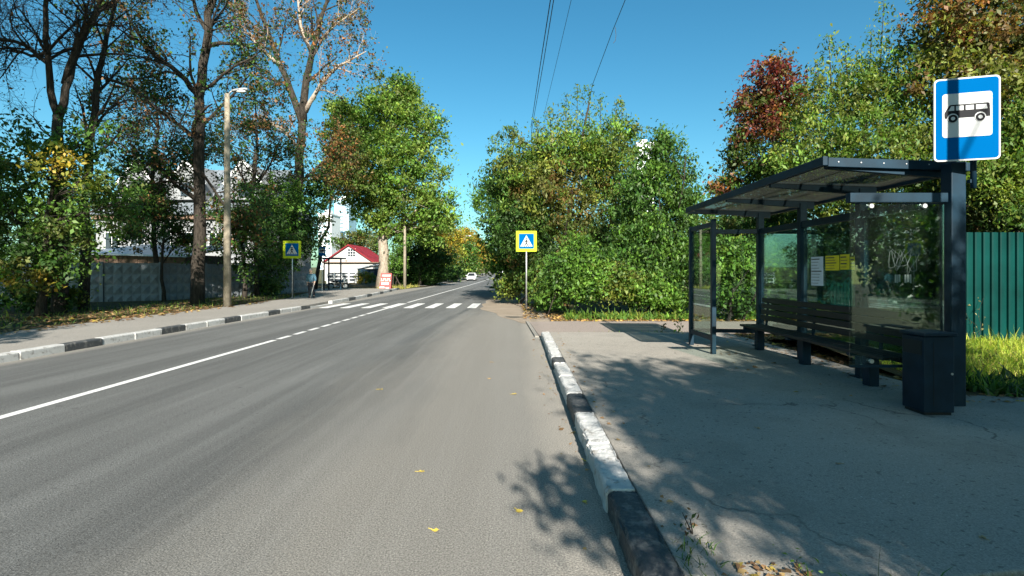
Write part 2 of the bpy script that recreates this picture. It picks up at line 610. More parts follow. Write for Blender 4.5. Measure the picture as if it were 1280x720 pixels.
ry = [-40, -10, 0, 4, 8, 12, 16.2, 18, 20, 22, 24, 27, 30, 34, 38, 42, 46, 49, 54, 58, 64] + FAR
strip('road', road_l, road_r, ry, 0, M['road'], 'two lane grey asphalt road running straight away from the camera')
strip('dirt_shoulder', lambda y: road_r(y) - .35 - .12 * math.sin(y * 1.7), lambda y: (1.3 if y < 30 else .9),
      [16.9, 18, 19, 20, 21, 22, 23, 24, 25, 26, 27, 28, 30, 32, 34, 36, 38, 40, 44, 48, 52, 56, 60] + FAR, .006, M['dirt'],
      'sandy dirt shoulder along the right edge of the road beyond the bus stop')

# bus stop platform (raised) and the lower path behind it
pl = [(.86, 2.62), (1.6, 2.5), (2.6, 2.66), (3.6, 2.5), (5, 2.42), (7, 2.5), (12, 2.4), (12, 5.9), (8, 6.2), (6.2, 6.35), (5.55, 6.5), (5.45, 8), (5.5, 10), (5.42, 12.0), (5.4, 13.2), (.86, 13.2)]
tag(obj('bus_stop_platform', MB().plate(pl, -.1, .15), M['platform'], bevel=.012), 'raised grey asphalt boarding platform under the bus shelter', kind='structure')
pth = [(.45, 17.2), (.62, 13.22), (20, 13.22), (20, 16.9), (9, 17.3), (3, 17.7)]
tag(obj('path', MB().plate(pth, -.1, .03), M['path'], bevel=.01), 'low pinkish asphalt path between the platform and the bushes', kind='structure')
vg = [(.9, -1), (40, -1), (40, 2.3), (12, 2.38), (7, 2.47), (5, 2.4), (3.6, 2.47), (2.6, 2.62), (1.6, 2.47), (.9, 2.58)]
tag(obj('verge', MB().plate(vg, -.1, .13), M['verge']), 'dark earth strip with leaves in front of the bus stop platform', kind='structure')
vg2 = [(5.58, 6.55), (6.3, 6.4), (8, 6.25), (12, 5.95), (40, 5.9), (40, 13.15), (5.46, 13.15), (5.5, 10), (5.48, 8)]
tag(obj('verge', MB().plate(vg2, -.1, .12), M['verge']), 'earth behind the bus shelter strewn with leaves', kind='structure')

# opposite pavement
sw = [(-9.78, -30), (-9.78, 24.0), (-9.9, 26.2), (-13.2, 26.2), (-13.0, 20), (-13.2, 12), (-13.1, -30)]
tag(obj('pavement', MB().plate(list(reversed(sw)), -.1, .15), M['sidewalk']), 'pale asphalt pavement across the road beside the concrete fence', kind='structure')
sw2 = [(-9.95, 26.2), (-10.0, 31), (-10.5, 38), (-11.45, 48), (-30, 48), (-30, 44), (-16, 40), (-13.4, 30), (-13.2, 26.2)]
tag(obj('pavement', MB().plate(sw2, -.1, .146), M['sidewalk']), 'shaded pavement by the far bus stop and house yard', kind='structure')
vl = [(-13.12, -30), (-13.2, 12), (-13.02, 20), (-13.2, 26.2), (-13.4, 30), (-16, 40), (-34, 46), (-60, 30), (-60, -30)]
tag(obj('verge', MB().plate(list(reversed(vl))[::-1], -.1, .14), M['verge']), 'earth strip with fallen leaves between the far pavement and concrete fence', kind='structure')
strip('verge', lambda y: -26, lambda y: road_l(y) - .25, [58, 64] + FAR, .05, M['verge'], 'grassy verge under the far row of trees on the left')
strip('pavement', lambda y: -13.0, lambda y: -10.6, [60, 64] + FAR, .08, M['sidewalk'], 'far strip of pavement along the left side of the road')


chip_tex = bpy.data.textures.new('chips', 'CLOUDS'); chip_tex.noise_scale = .035; chip_tex.noise_depth = 2
rough_tex = bpy.data.textures.new('lumps', 'CLOUDS'); rough_tex.noise_scale = .3; rough_tex.noise_depth = 2


# kerbs
def kerb(label, segs, x0, x1, z1, flip):
    e = thing('kerb', label, None, (x0, segs[0][0], 0), kind='structure')
    rnd = random.Random(int(abs(x0) * 10))
    for a, b, c in segs:
        j = rnd.uniform(-.008, .008); jz = rnd.uniform(-.008, .006)
        mb = MB()
        ch = .025
        xa, xb = (x0 + j, x1 + j)
        if flip: prof = [(xa, -.2), (xb, -.2), (xb, z1 + jz - ch), (xb - ch, z1 + jz), (xa, z1 + jz)]
        else: prof = [(xa, -.2), (xb, -.2), (xb, z1 + jz), (xa + ch, z1 + jz), (xa, z1 + jz - ch)]
        mb.prism(prof, lambda u, v: (u, a + .006, v), lambda u, v: (u, b - .006, v))
        ks = obj('kerb_stone', mb, M['kerb_' + c], e, bevel=.014)
        if not flip:
            sb = ks.modifiers.new('sub', 'SUBSURF'); sb.subdivision_type = 'SIMPLE'; sb.levels = 5; sb.render_levels = 5
            for tx, st in ((chip_tex, .014), (rough_tex, .03)):
                dp = ks.modifiers.new('chip', 'DISPLACE'); dp.texture = tx; dp.strength = st; dp.mid_level = .62; dp.texture_coords = 'GLOBAL'
    return e


kerb('black and white painted kerb along the bus stop platform',
     [(1.5, 2.55, 'black'), (2.55, 3.6, 'black'), (3.6, 4.6, 'white'), (4.6, 5.6, 'white'), (5.6, 6.48, 'black'), (6.48, 7.6, 'white'), (7.6, 8.7, 'white'),
      (8.7, 9.27, 'black'), (9.27, 10.3, 'white'), (10.3, 11.3, 'white'), (11.3, 12.3, 'white'), (12.3, 13.15, 'white')], .64, .85, .17, False)
segs = []
y = -20.1
k = 0
while y < 22.9:
    segs.append((y, y + 1.0, 'black' if (k % 3 == 1) else 'white')); y += 1.0; k += 1
kk = [(a, b, ('black' if int(round(a - 10.9)) % 3 == 0 else 'white')) for a, b, c in segs]
kerb('black and white painted kerb along the opposite pavement', kk, -9.8, -9.6, .17, True)
# flared far kerb beyond the crossing
e = thing('kerb', 'curved black and white kerb beyond the crosswalk on the left', None, (-9.8, 27, 0), kind='structure')
y = 27.0; k = 0
while y < 48.5:
    y2 = y + 1.5
    a = (road_l(y) - .1, y + .01, .06); b = (road_l(y2) - .1, y2 - .01, .06)
    obj('kerb_stone', MB().bar(a, b, .2, .24), M['kerb_black' if k % 3 == 2 else 'kerb_white'], e, bevel=.015)
    y = y2; k += 1
# dropped ramp end of the kerb
e = thing('kerb', 'dropped kerb ramp beside the crosswalk', None, (-9.7, 23, 0), kind='structure')
for a, b, za, zb, c in ((22.9, 23.9, .17, .11, 'black'), (23.9, 24.9, .11, .05, 'white'), (24.9, 26.9, .05, .05, 'white')):
    mb = MB().add([(-9.8, a, -.1), (-9.6, a, -.1), (-9.6, b, -.1), (-9.8, b, -.1), (-9.8, a, za), (-9.6, a, za), (-9.6, b, zb), (-9.8, b, zb)],
                  [(0, 3, 2, 1), (4, 5, 6, 7), (0, 1, 5, 4), (1, 2, 6, 5), (2, 3, 7, 6), (3, 0, 4, 7)])
    obj('kerb_stone', mb, M['kerb_' + c], e)
# sunken edging of the low path
e = thing('kerb', 'low concrete edging strip of the pinkish path', None, (.5, 13.2, 0), kind='structure')
for i in range(4):
    ya = 13.3 + i; xa = .60 - .04 * i
    obj('kerb_stone', MB().bar((xa - .06, ya, .0), (xa - .1, ya + .98, .0), .1, .09), M['sidewalk'], e)

# markings
ZM = .005
e = thing('crosswalk', 'white zebra crosswalk stripes across the road', None, (-6, 25.8, 0), kind='structure')
for k in range(8):
    x = -2.32 - k * 1.0
    obj('stripe', MB().plate([(x, 24.2), (x + .43, 24.2), (x + .43, 27.6), (x, 27.6)], .0, ZM), M['marking'], e)
e = thing('lane_marking', 'white centre line of the road, solid then dashed', None, (-6, 10, 0), kind='structure')


def cline(y0, y1):
    n = max(2, int((y1 - y0) / 10) + 1)
    mb = MB(); ys = [y0 + (y1 - y0) * i / (n - 1) for i in range(n)]
    vs = []; fs = []
    for i, yy in enumerate(ys):
        vs += [(-6.08, yy, gz(yy) + ZM + .001), (-5.94, yy, gz(yy) + ZM + .001)]
        if i: fs.append((2 * i - 2, 2 * i - 1, 2 * i + 1, 2 * i))
    mb.add(vs, fs)
    obj('line_dash', mb, M['marking'], e)


cline(-20, 12.75)
for a in (12.93, 13.9, 14.88, 15.87, 16.8, 17.8, 18.72, 19.65): cline(a, a + .68)
cline(20.6, 24.15)
cline(28.4, 400)


# ------------------------------------------------------------------ foliage engine
def leaf_obj(name, C, size, col, parent, mat, rng, aspect=.55, droop=.3, upn=.95):
    N = len(C)
    d = rng.normal(size=(N, 3)); d[:, 2] -= droop * 1.5
    d /= np.linalg.norm(d, axis=1)[:, None] + 1e-9
    n = rng.normal(size=(N, 3)); n[:, 2] += upn
    n -= (n * d).sum(1)[:, None] * d
    n /= np.linalg.norm(n, axis=1)[:, None] + 1e-9
    s = np.cross(d, n)
    L = size[:, None]
    V = np.empty((N, 4, 3))
    V[:, 0] = C - d * L * .5
    V[:, 2] = C + d * L * .5
    V[:, 1] = C + s * L * aspect * .5 + n * L * .1 - d * L * .08
    V[:, 3] = C - s * L * aspect * .5 + n * L * .1 - d * L * .08
    return quads_obj(name, V, col, parent, mat)


def quads_obj(name, V, col, parent, mat):
    N = len(V)
    if parent is not None:
        l = root_loc(parent); V = V - np.array([l.x, l.y, l.z])
    me = bpy.data.meshes.new(name)
    me.vertices.add(4 * N); me.vertices.foreach_set('co', V.reshape(-1).astype(np.float32))
    me.loops.add(4 * N); me.loops.foreach_set('vertex_index', np.arange(4 * N, dtype=np.int32))
    me.polygons.add(N); me.polygons.foreach_set('loop_start', np.arange(0, 4 * N, 4, dtype=np.int32))
    at = me.attributes.new('leafcol', 'FLOAT_COLOR', 'POINT')
    c4 = np.ones((N, 4, 4), dtype=np.float32); c4[:, :, :3] = col[:, None, :]
    at.data.foreach_set('color', c4.reshape(-1))
    me.materials.append(mat)
    me.update(); me.validate()
    o = bpy.data.objects.new(name, me)
    COL.objects.link(o); o.parent = parent
    return o


G_ = (.055, .122, .018); DG = (.020, .054, .012); YG = (.165, .198, .030); LG = (.10, .19, .024); YE = (.30, .21, .02); BR = (.14, .07, .026); RD = (.10, .012, .016); OR = (.26, .10, .025); OL = (.085, .095, .025)


def pick(rng, pal, n):
    w = np.array([p[1] for p in pal], float); w /= w.sum()
    idx = rng.choice(len(pal), size=n, p=w)
    return np.array([p[0] for p in pal])[idx]


def crown_leaves(rng, lobes, pal, nclump, per, size, rc, shell=.42):
    """returns clump centres, leaf positions, sizes, colours; lobes: (cx,cy,cz,rx,ry,rz[,palette[,weight]])"""
    L = np.array([l[:6] for l in lobes], float)
    w = (L[:, 3] * L[:, 4] * L[:, 5]) ** (2 / 3.)
    w = w * np.array([l[7] if len(l) > 7 else 1.0 for l in lobes]); w /= w.sum()
    idx = rng.choice(len(lobes), size=nclump, p=w)
    d = rng.normal(size=(nclump, 3)); d /= np.linalg.norm(d, axis=1)[:, None]
    rad = rng.random(nclump) ** shell * np.clip(1 + .14 * rng.normal(size=nclump), .7, 1.2)
    P = L[idx, :3] + d * rad[:, None] * L[idx, 3:6]
    keep = P[:, 2] > .15
    P = P[keep]; idx = idx[keep]
    n = len(P)
    CC = np.empty((n, 3))
    for i in range(len(lobes)):
        m = idx == i
        if m.any(): CC[m] = pick(rng, lobes[i][6] if len(lobes[i]) > 6 and lobes[i][6] else pal, m.sum())
    for i in range(len(lobes)):
        m = idx == i
        if m.any(): CC[m] = CC[m] * .68 + CC[m].mean(0) * .32
    CC = CC * np.exp(rng.normal(size=(n, 1)) * .2)
    cnt = np.maximum(3, (per * np.exp(rng.normal(size=n) * .45)).astype(int))
    ci = np.repeat(np.arange(n), cnt)
    N = len(ci)
    r = rc * .86 * np.exp(rng.normal(size=n) * .35)
    Q = P[ci] + rng.normal(size=(N, 3)) * r[ci][:, None] * np.array([.6, .6, .45])
    S = size * np.clip(np.exp(rng.normal(size=N) * .38), .4, 1.7)
    c = CC[ci] * np.exp(rng.normal(size=(N, 1)) * .12) * np.exp(rng.normal(size=(N, 3)) * .07)
    ok = Q[:, 2] > .05
    return P, idx, Q[ok], S[ok], c[ok]


def vlerp(a, b, t): return Vector(a) * (1 - t) + Vector(b) * t


def wobble_path(rng, a, b, n, amp, sag=0):
    a = Vector(a); b = Vector(b); pts = []
    L = (b - a).length
    for i in range(n + 1):
        t = i / n
        p = vlerp(a, b, t)
        k = math.sin(math.pi * t)
        p += Vector(rng.normal(size=3)) * amp * L * (k * .8) + Vector((0, 0, sag * L * k))
        pts.append(p)
    return pts


def leafy_tree(name, label, base, trunk_top, r, lobes, pal, nclump, per, size, rc, seed, bark='bark', group=None, cat='tree', twigs=10, shell=.42, aspect=.55, droop=.3, stems=1, shoots=None):
    rng = np.random.default_rng(seed)
    t = thing(name, label, cat, base, group=group)
    size = size * .82; per = per * 1.45
    P, idx, Q, S, C = crown_leaves(rng, lobes, pal, nclump, per, size, rc, shell)
    mb = MB()
    base = Vector(base); tops = []
    for s in range(stems):
        b = base + Vector((rng.normal() * .35, rng.normal() * .3, -.15)) * (1 if stems > 1 else 0) + Vector((0, 0, -.1))
        tt = Vector(trunk_top) + (Vector(rng.normal(size=3)) * 1.0 if stems > 1 else Vector((0, 0, 0)))
        path = wobble_path(rng, b, tt, 7, .02)
        rr = r * (1 if s == 0 else rng.uniform(.45, .85))
        rad = [rr * (1.25 if i == 0 else 1 - .72 * i / 7) for i in range(8)]
        mb.tube(path, rad, 9)
        tops.append((path, rad))
    for i, l in enumerate(lobes):
        path, rad = tops[i % len(tops)]
        c = Vector(l[:3])
        k = 2
        for q in range(2, 7):
            if path[q].z < c.z - .35 * l[5]: k = q
        lp = wobble_path(rng, path[k], c + Vector((0, 0, l[5] * .4)), 5, .05, .04)
        lr = [max(.02, rad[k] * .6 * (1 - .8 * j / 5)) for j in range(6)]
        mb.tube(lp, lr, 6)
        own = np.where(idx == i)[0]
        if len(own):
            for j in rng.choice(own, size=min(len(own), twigs), replace=False):
                q = int(rng.integers(1, 5))
                tp = wobble_path(rng, lp[q], P[j], 4, .06, .03)
                mb.tube(tp, [max(.012, lr[q] * .5 * (1 - .8 * m / 4)) for m in range(5)], 4, cap=False)
    if shoots:
        qs = []; ss = []; cs = []
        for (x, y, z0, z1, n) in shoots:
            top = Vector((x + rng.normal() * .15, y, z1))
            mb.tube([(x, y, z0), (x * .5 + top.x * .5, y, (z0 + z1) / 2), top], [.03, .02, .006], 4)
            tt = rng.random(n) ** .8
            pos = np.array([x, y, z0]) + tt[:, None] * (np.array(top) - np.array([x, y, z0])) + rng.normal(size=(n, 3)) * (.13 + .22 * (1 - tt))[:, None]
            qs.append(pos); ss.append(size * np.exp(rng.normal(size=n) * .25)); cs.append(pick(rng, pal, n) * np.exp(rng.normal(size=(n, 1)) * .2))
        Q = np.vstack([Q] + qs); S = np.concatenate([S] + ss); C = np.vstack([C] + cs)
    obj('trunk', mb, M[bark], t, smooth=True)
    leaf_obj('crown', Q, S, C, t, M['leaf'], rng, aspect, droop)
    return t


def grow(mb, p, d, L, r, lev, maxlev, rng, tips, nch, spread, up, wander=.16):
    nseg = (7, 5, 4, 3, 3)[min(lev, 4)]
    pts = [Vector(p)]; rad = [r]; dirs = [Vector(d)]
    d = Vector(d).normalized()
    for i in range(nseg):
        d = (d + Vector(rng.normal(size=3)) * wander + Vector((0, 0, up))).normalized()
        pts.append(pts[-1] + d * (L / nseg)); rad.append(max(.004, r * (1 - .75 * (i + 1) / nseg))); dirs.append(d)
    mb.tube(pts, rad, (9, 6, 5, 4, 3)[min(lev, 4)], cap=False)
    if lev >= maxlev:
        tips.extend(pts[1:]); return
    spawn(mb, pts, rad, dirs, L, lev, maxlev, rng, tips, nch, spread, up, wander)


def spawn(mb, pts, rad, dirs, L, lev, maxlev, rng, tips, nch, spread, up, wander=.16, t0=.2):
    n = len(pts) - 1
    for k in range(nch[min(lev, len(nch) - 1)]):
        t = rng.uniform(t0, 1.0) * n
        i = min(int(t), n - 1)
        pos = pts[i].lerp(pts[i + 1], t - i)
        rr = rad[i] * (1 - (t - i)) + rad[i + 1] * (t - i)
        dd = dirs[min(i + 1, n)]
        ax = dd.cross(Vector(rng.normal(size=3))).normalized()
        nd = Matrix.Rotation(rng.normal() * .2 + spread, 3, ax) @ dd
        grow(mb, pos, nd, L * rng.uniform(.32, .58), max(.006, rr * rng.uniform(.4, .6)), lev + 1, maxlev, rng, tips, nch, spread, up, wander)


def limb_tree(name, label, base, limbs, seed, pal, nch=(9, 6, 4), maxlev=3, spread=.85, up=.05, leaf_n=0, leaf_per=3, size=.12, rc=.25, bark='bark', group=None, leaf_test=None, deadtop=None):
    """limbs: list of (points, radii, branch length); twigs grow from them"""
    rng = np.random.default_rng(seed)
    t = thing(name, label, 'tree', base, group=group)
    mb = MB(); mbd = MB(); tips = []
    for pts, rads, bl in limbs:
        pts = [Vector(p) for p in pts]
        fine = []; fr = []
        for i in range(len(pts) - 1):
            for j in range(3):
                tt = j / 3
                p = pts[i].lerp(pts[i + 1], tt) + (Vector(rng.normal(size=3)) * rads[i] * .22 if (i or j) else Vector((0, 0, 0)))
                fine.append(p); fr.append(rads[i] * (1 - tt) + rads[i + 1] * tt)
        fine.append(pts[-1]); fr.append(rads[-1])
        dirs = [(fine[min(i + 1, len(fine) - 1)] - fine[max(i - 1, 0)]).normalized() for i in range(len(fine))]
        target = mbd if (deadtop and pts[-1].z > deadtop) and rads[0] < .2 else mb
        target.tube(fine, fr, 10)
        if bl: spawn(target, fine, fr, dirs, bl, 0, maxlev, rng, tips, nch, spread, up, t0=.22)
    obj('trunk', mb, M[bark], t, smooth=True)
    if mbd.v: obj('dead_branches', mbd, M['bark_dead'], t, smooth=True)
    if leaf_n and tips:
        T = np.array([tuple(p) for p in tips])
        if leaf_test is not None:
            pr = np.array([leaf_test(p) for p in T]); pr = pr / pr.sum()
        else: pr = None
        ci = rng.choice(len(T), size=leaf_n, p=pr)
        cc = pick(rng, pal, leaf_n) * np.exp(rng.normal(size=(leaf_n, 1)) * .25)
        rep = np.repeat(np.arange(leaf_n), leaf_per)
        Q = T[ci][rep] + rng.normal(size=(len(rep), 3)) * rc
        S = size * np.exp(rng.normal(size=len(rep)) * .3)
        C = cc[rep] * np.exp(rng.normal(size=(len(rep), 1)) * .2)
        leaf_obj('crown', Q, S, C, t, M['leaf'], rng, .6, .4)
    return t


def LB(px, py, Y, rxp, ryp, dep=None, pal=None, w=1.0):
    rx = rxp * Y / F; rz = ryp * Y / F
    return (WX(px, Y), Y, WZ(py, Y), rx, dep if dep else rx, rz, pal, w)


def PT(px, py, Y): return (WX(px, Y), Y, WZ(py, Y))


# ------------------------------------------------------------------ bus shelter
PZ = .15
sh = thing('bus_shelter', 'dark blue grey steel and glass bus shelter with smoked roof on the right', 'bus shelter', (4.5, 8.4, PZ))
PY = [10.7, 9.13, 7.56]
BX = 5.1
for yy in PY:
    p = obj('post', MB().box(BX - .06, BX + .06, yy - .06, yy + .06, PZ, 2.93), M['steel'], sh, bevel=.008)
    obj('base_plate', MB().box(BX - .11, BX + .11, yy - .11, yy + .11, PZ, PZ + .015), M['steel'], p)
p = obj('post', MB().box(5.02, 5.19, 5.9, 6.06, PZ, 2.97), M['steel'], sh, bevel=.01)


def roof_z(x): return 3.0 - .03 * (x - 3.7)


# cantilever arms under the roof
for yy in PY + [6.2]:
    obj('roof_arm', MB().add([(3.75, yy - .035, roof_z(3.7) - .05), (3.75, yy + .035, roof_z(3.7) - .05), (5.3, yy + .035, roof_z(5.3) - .13), (5.3, yy - .035, roof_z(5.3) - .13),
                              (3.75, yy - .035, roof_z(3.7) - .004), (3.75, yy + .035, roof_z(3.7) - .004), (5.3, yy + .035, roof_z(5.3) - .004), (5.3, yy - .035, roof_z(5.3) - .004)],
                             [(0, 1, 2, 3), (4, 7, 6, 5), (0, 4, 5, 1), (1, 5, 6, 2), (2, 6, 7, 3), (3, 7, 4, 0)]), M['steel'], sh)
RX0, RX1, RY0, RY1 = 3.7, 5.42, 6.12, 11.1
edges = [RY0 + .05, 7.56, 9.13, 10.7, RY1 - .05]
for a, b in zip(edges[:-1], edges[1:]):
    obj('roof_panel', MB().add([(RX0 + .05, a + .01, roof_z(RX0) + .002), (RX1 - .05, a + .01, roof_z(RX1) + .002), (RX1 - .05, b - .01, roof_z(RX1) + .002), (RX0 + .05, b - .01, roof_z(RX0) + .002),
                                (RX0 + .05, a + .01, roof_z(RX0) + .014), (RX1 - .05, a + .01, roof_z(RX1) + .014), (RX1 - .05, b - .01, roof_z(RX1) + .014), (RX0 + .05, b - .01, roof_z(RX0) + .014)],
                               [(0, 3, 2, 1), (4, 5, 6, 7), (0, 1, 5, 4), (1, 2, 6, 5), (2, 3, 7, 6), (3, 0, 4, 7)]), M['roofpoly'], sh)
# fascia: long front edge is a tall folded sheet, ends are lower
obj('fascia', MB().bar((RX0, RY0, roof_z(RX0) + .03), (RX0, RY1, roof_z(RX0) + .03), .06, .11), M['steel'], sh, bevel=.006)
obj('fascia', MB().bar((RX1, RY0, roof_z(RX1) + .01), (RX1, RY1, roof_z(RX1) + .01), .06, .1), M['steel'], sh, bevel=.006)
for yy in (RY0 + .02, RY1 - .02):
    obj('fascia', MB().bar((RX0 + .032, yy, roof_z(RX0) + .015), (RX1 - .032, yy, roof_z(RX1) + .015), .05, .11), M['steel'], sh, bevel=.006)
for yy in (7.56, 9.13, 10.7):
    obj('roof_rib', MB().bar((RX0 + .04, yy, roof_z(RX0) + .02), (RX1 - .04, yy, roof_z(RX1) + .02), .05, .03), M['steel'], sh)
for x in (4.2, 4.8):
    obj('roof_rib', MB().bar((x, RY0 + .06, roof_z(x) + .03), (x, RY1 - .06, roof_z(x) + .03), .03, .025), M['steel'], sh)
for i in range(6):
    x = 3.85 + i * .27
    obj('rivet', MB().tube([(x, RY0 - .006, roof_z(x) + .02), (x, RY0 - .012, roof_z(x) + .02)], .008, 8), M['steel_light'], sh)
# back wall: header rail, bottom rail, glass
yy = [5.98] + PY[::-1]
for a, b in zip(yy[:-1], yy[1:]):
    a2 = a + (.085 if a < 6 else .062); b2 = b - .062
    obj('header_rail', MB().box(BX - .045, BX + .045, a2, b2, 2.49, 2.6), M['steel'], sh, bevel=.006)
    obj('bottom_rail', MB().box(BX - .02, BX + .02, a2, b2, .5, .545), M['steel'], sh)
    obj('glass_pane', MB().box(BX - .004, BX + .004, a2 + .005, b2 - .005, .55, 2.485), M['glass'], sh)
# near end: cantilever header with a hung glass pane
obj('header_rail', MB().box(3.88, 5.018, 5.94, 6.03, 2.51, 2.62), M['steel'], sh, bevel=.006)
gp = obj('glass_pane', MB().box(3.9, 5.0, 5.98, 5.988, .62, 2.49), M['glass'], sh)
obj('bottom_rail', MB().box(3.9, 5.015, 5.97, 6.0, .585, .615), M['steel'], sh)
for x in (4.14, 4.76):
    for z in (2.47, .66):
        obj('glass_clamp', MB().tube([(x, 5.955, z), (x, 5.979, z)], .026, 12), M['steel_light'], sh, smooth=False)
# scratched scribbles and torn sticker on the near pane
mbs = MB(); rs = random.Random(4)
for cx, cz, w in ((4.52, 1.86, .1), (4.62, 1.8, .07), (4.44, 1.84, .06)):
    pts = [(cx + w * math.sin(t * 1.3 + cx * 9) + .012 * t - .05, 5.976, cz + .11 * math.sin(t * 1.9) + .02 * math.cos(5 * t)) for t in [i * .25 for i in range(30)]]
    mbs.tube(pts, .0016, 4)
M['scratch'] = simple('scratched_glass', (.13, .17, .15), .7)
obj('scribble', mbs, M['scratch'], gp)
for x0, w, h in ((4.42, .02, .09), (4.447, .012, .1), (4.465, .02, .07), (4.535, .018, .09), (4.56, .03, .08), (4.6, .014, .1)):
    obj('torn_sticker', MB().box(x0, x0 + w, 5.974, 5.978, 1.62 - h * .5, 1.62 + .05), M['scratch'], gp)
# far end pane and front wing
obj('header_rail', MB().bar((3.76, 10.9, 2.55), (BX - .05, 10.72, 2.55), .07, .09), M['steel'], sh, bevel=.006)
obj('bottom_rail', MB().bar((3.76, 10.9, .46), (BX - .05, 10.72, .46), .04, .08), M['steel'], sh)
obj('glass_pane', MB().bar((3.76, 10.9, 1.5), (BX - .05, 10.72, 1.5), .008, 1.98), M['glass'], sh)
for yy, zt in ((10.9, 2.66), (9.68, 2.7)):
    p = obj('post', MB().box(3.69, 3.77, yy - .05, yy + .05, PZ, zt), M['steel'], sh, bevel=.008)
obj('header_rail', MB().box(3.7, 3.76, 9.74, 10.84, 2.56, 2.65), M['steel'], sh, bevel=.006)
obj('bottom_rail', MB().box(3.7, 3.76, 9.74, 10.84, .4, .49), M['steel'], sh, bevel=.006)
obj('glass_pane', MB().box(3.726, 3.734, 9.735, 10.845, .495, 2.555), M['glass'], sh)

# bench
be = thing('bench', 'long dark wooden slatted bench inside the bus shelter', 'bench', (4.8, 8.3, PZ))
for i in range(4):
    x = 4.55 + i * .115
    obj('seat_slat', MB().box(x, x + .1, 6.35, 10.42, .6, .645), M['wood_dark'], be, bevel=.008)
for i in range(4):
    z = .74 + i * .115; x = 4.97 + .012 * i
    obj('backrest_slat', MB().box(x, x + .035, 6.35, 10.42, z, z + .095), M['wood_dark'], be, bevel=.006)
for yy in (7.0, 8.6, 10.2):
    l = obj('leg', MB().box(4.78, 4.92, yy - .07, yy + .07, PZ, .56), M['steel'], be, bevel=.008)
    obj('seat_bracket', MB().box(4.54, 5.0, yy - .04, yy + .04, .56, .6), M['steel'], be)
    obj('back_bracket', MB().bar((4.985, yy, .6), (5.028, yy, 1.18), .04, .03), M['steel'], be)

# paper notices on the back glass
for (px0, px1, py0, py1, m, lab, nl) in (
        (1014, 1029, 321, 357, 'paper_white', 'long white printed notice taped to the shelter glass', 9),
        (1032, 1049, 319.5, 338, 'paper_yellow', 'widest yellow paper notice on the shelter glass beside the white one', 5),
        (1050.5, 1062, 318, 337, 'paper_yellow', 'middle yellow paper notice on the shelter glass with dark top edge', 4),
        (1063, 1069.5, 321, 337, 'paper_yellow', 'narrow yellow paper notice on the shelter glass nearest the post', 3)):
    X = BX - .006
    ya = X * F / (px1 - VX); yb = X * F / (px0 - VX); ym = (ya + yb) / 2
    z0 = WZ(py1, ym); z1 = WZ(py0, ym)
    t = thing('notice', lab, 'notice', (X, ym, z0), group='paper notices on the shelter glass')
    s = obj('sheet', MB().box(X - .003, X, ya, yb, z0, z1), M[m], t)
    rs = random.Random(int(px0))
    for k in range(nl):
        zz = z1 - (k + .8) * (z1 - z0) / (nl + .6)
        w = rs.uniform(.5, .85) * (yb - ya)
        hh = (z1 - z0) / nl * (.32 if k in (0, nl // 2) else .14)
        obj('print_line', MB().box(X - .0052, X - .0032, yb - .012 - w, yb - .012, zz - hh / 2, zz + hh / 2), M['ink'], s)

# litter bin
bn = thing('litter_bin', 'dark rectangular steel litter bin at the near end of the shelter', 'litter bin', (4.565, 5.68, PZ))
obj('body', MB().box(4.4, 4.73, 5.52, 5.84, PZ + .03, 1.0), M['bin'], bn, bevel=.012)
obj('base', MB().box(4.42, 4.71, 5.54, 5.82, PZ, PZ + .028), M['black'], bn)
obj('lid', MB().box(4.38, 4.75, 5.5, 5.86, 1.005, 1.045), M['bin'], bn, bevel=.01)
fl = obj('opening', MB().box(4.396, 4.402, 5.55, 5.81, .8, .95), M['black'], bn)
obj('rim', MB().box(4.393, 4.399, 5.545, 5.815, .785, .799), M['bin'], fl)
obj('door_seam', MB().box(4.5, 4.505, 5.517, 5.521, .25, .95), M['black'], bn)
obj('lock', MB().tube([(4.7, 5.512, .6), (4.7, 5.52, .6)], .012, 10), M['steel_light'], bn)

# ------------------------------------------------------------------ signs
def board_axes(c, rz):
    ux = Vector((math.cos(rz), math.sin(rz), 0)); n = Vector((math.sin(rz), -math.cos(rz), 0)); c = Vector(c)
    def f(off): return lambda u, v: tuple(c + ux * u + Vector((0, 0, v)) + n * off)
    return f


def sign_layer(name, poly, f, o0, o1, mat, parent):
    return obj(name, MB().prism(poly, f(o1), f(o0)), mat, parent)


SC = (WX(1208.5, 5.72), 5.72, WZ(148.5, 5.72)); SRZ = R(-16)
bs = thing('bus_stop_sign', 'blue and white bus stop sign with black bus pictogram above the shelter', 'road sign', (SC[0], SC[1], 2.7))
f = board_axes(SC, SRZ)
W, H = .62, .93
bd = obj('board', MB().prism(rrect(W, H, .045), f(.0), f(-.02)), M['sign_white'], bs)
sign_layer('blue_field', rrect(W - .035, H - .035, .035), f, .0005, .003, M['sign_blue'], bd)
sign_layer('white_panel', rrect(.465, .49, .03, cy=.045), f, .0035, .006, M['sign_white'], bd)
body = [(-.21, -.03), (-.212, .03), (-.19, .075), (-.165, .115), (-.15, .12), (.19, .12), (.205, .11), (.212, .0), (.212, -.03)]
body = [(u, v + .045) for u, v in body]
sign_layer('bus_pictogram', body, f, .0065, .009, M['sign_black'], bd)
for x0, x1, x2, x3 in ((-.178, -.122, -.15, -.122), (-.105, -.035, -.105, -.035), (-.015, .06, -.015, .06), (.08, .185, .08, .175)):
    sign_layer('bus_window', [(x0, .098), (x1, .098), (x3, .149), (x2, .149)], f, .0095, .0115, M['sign_white'], bd)
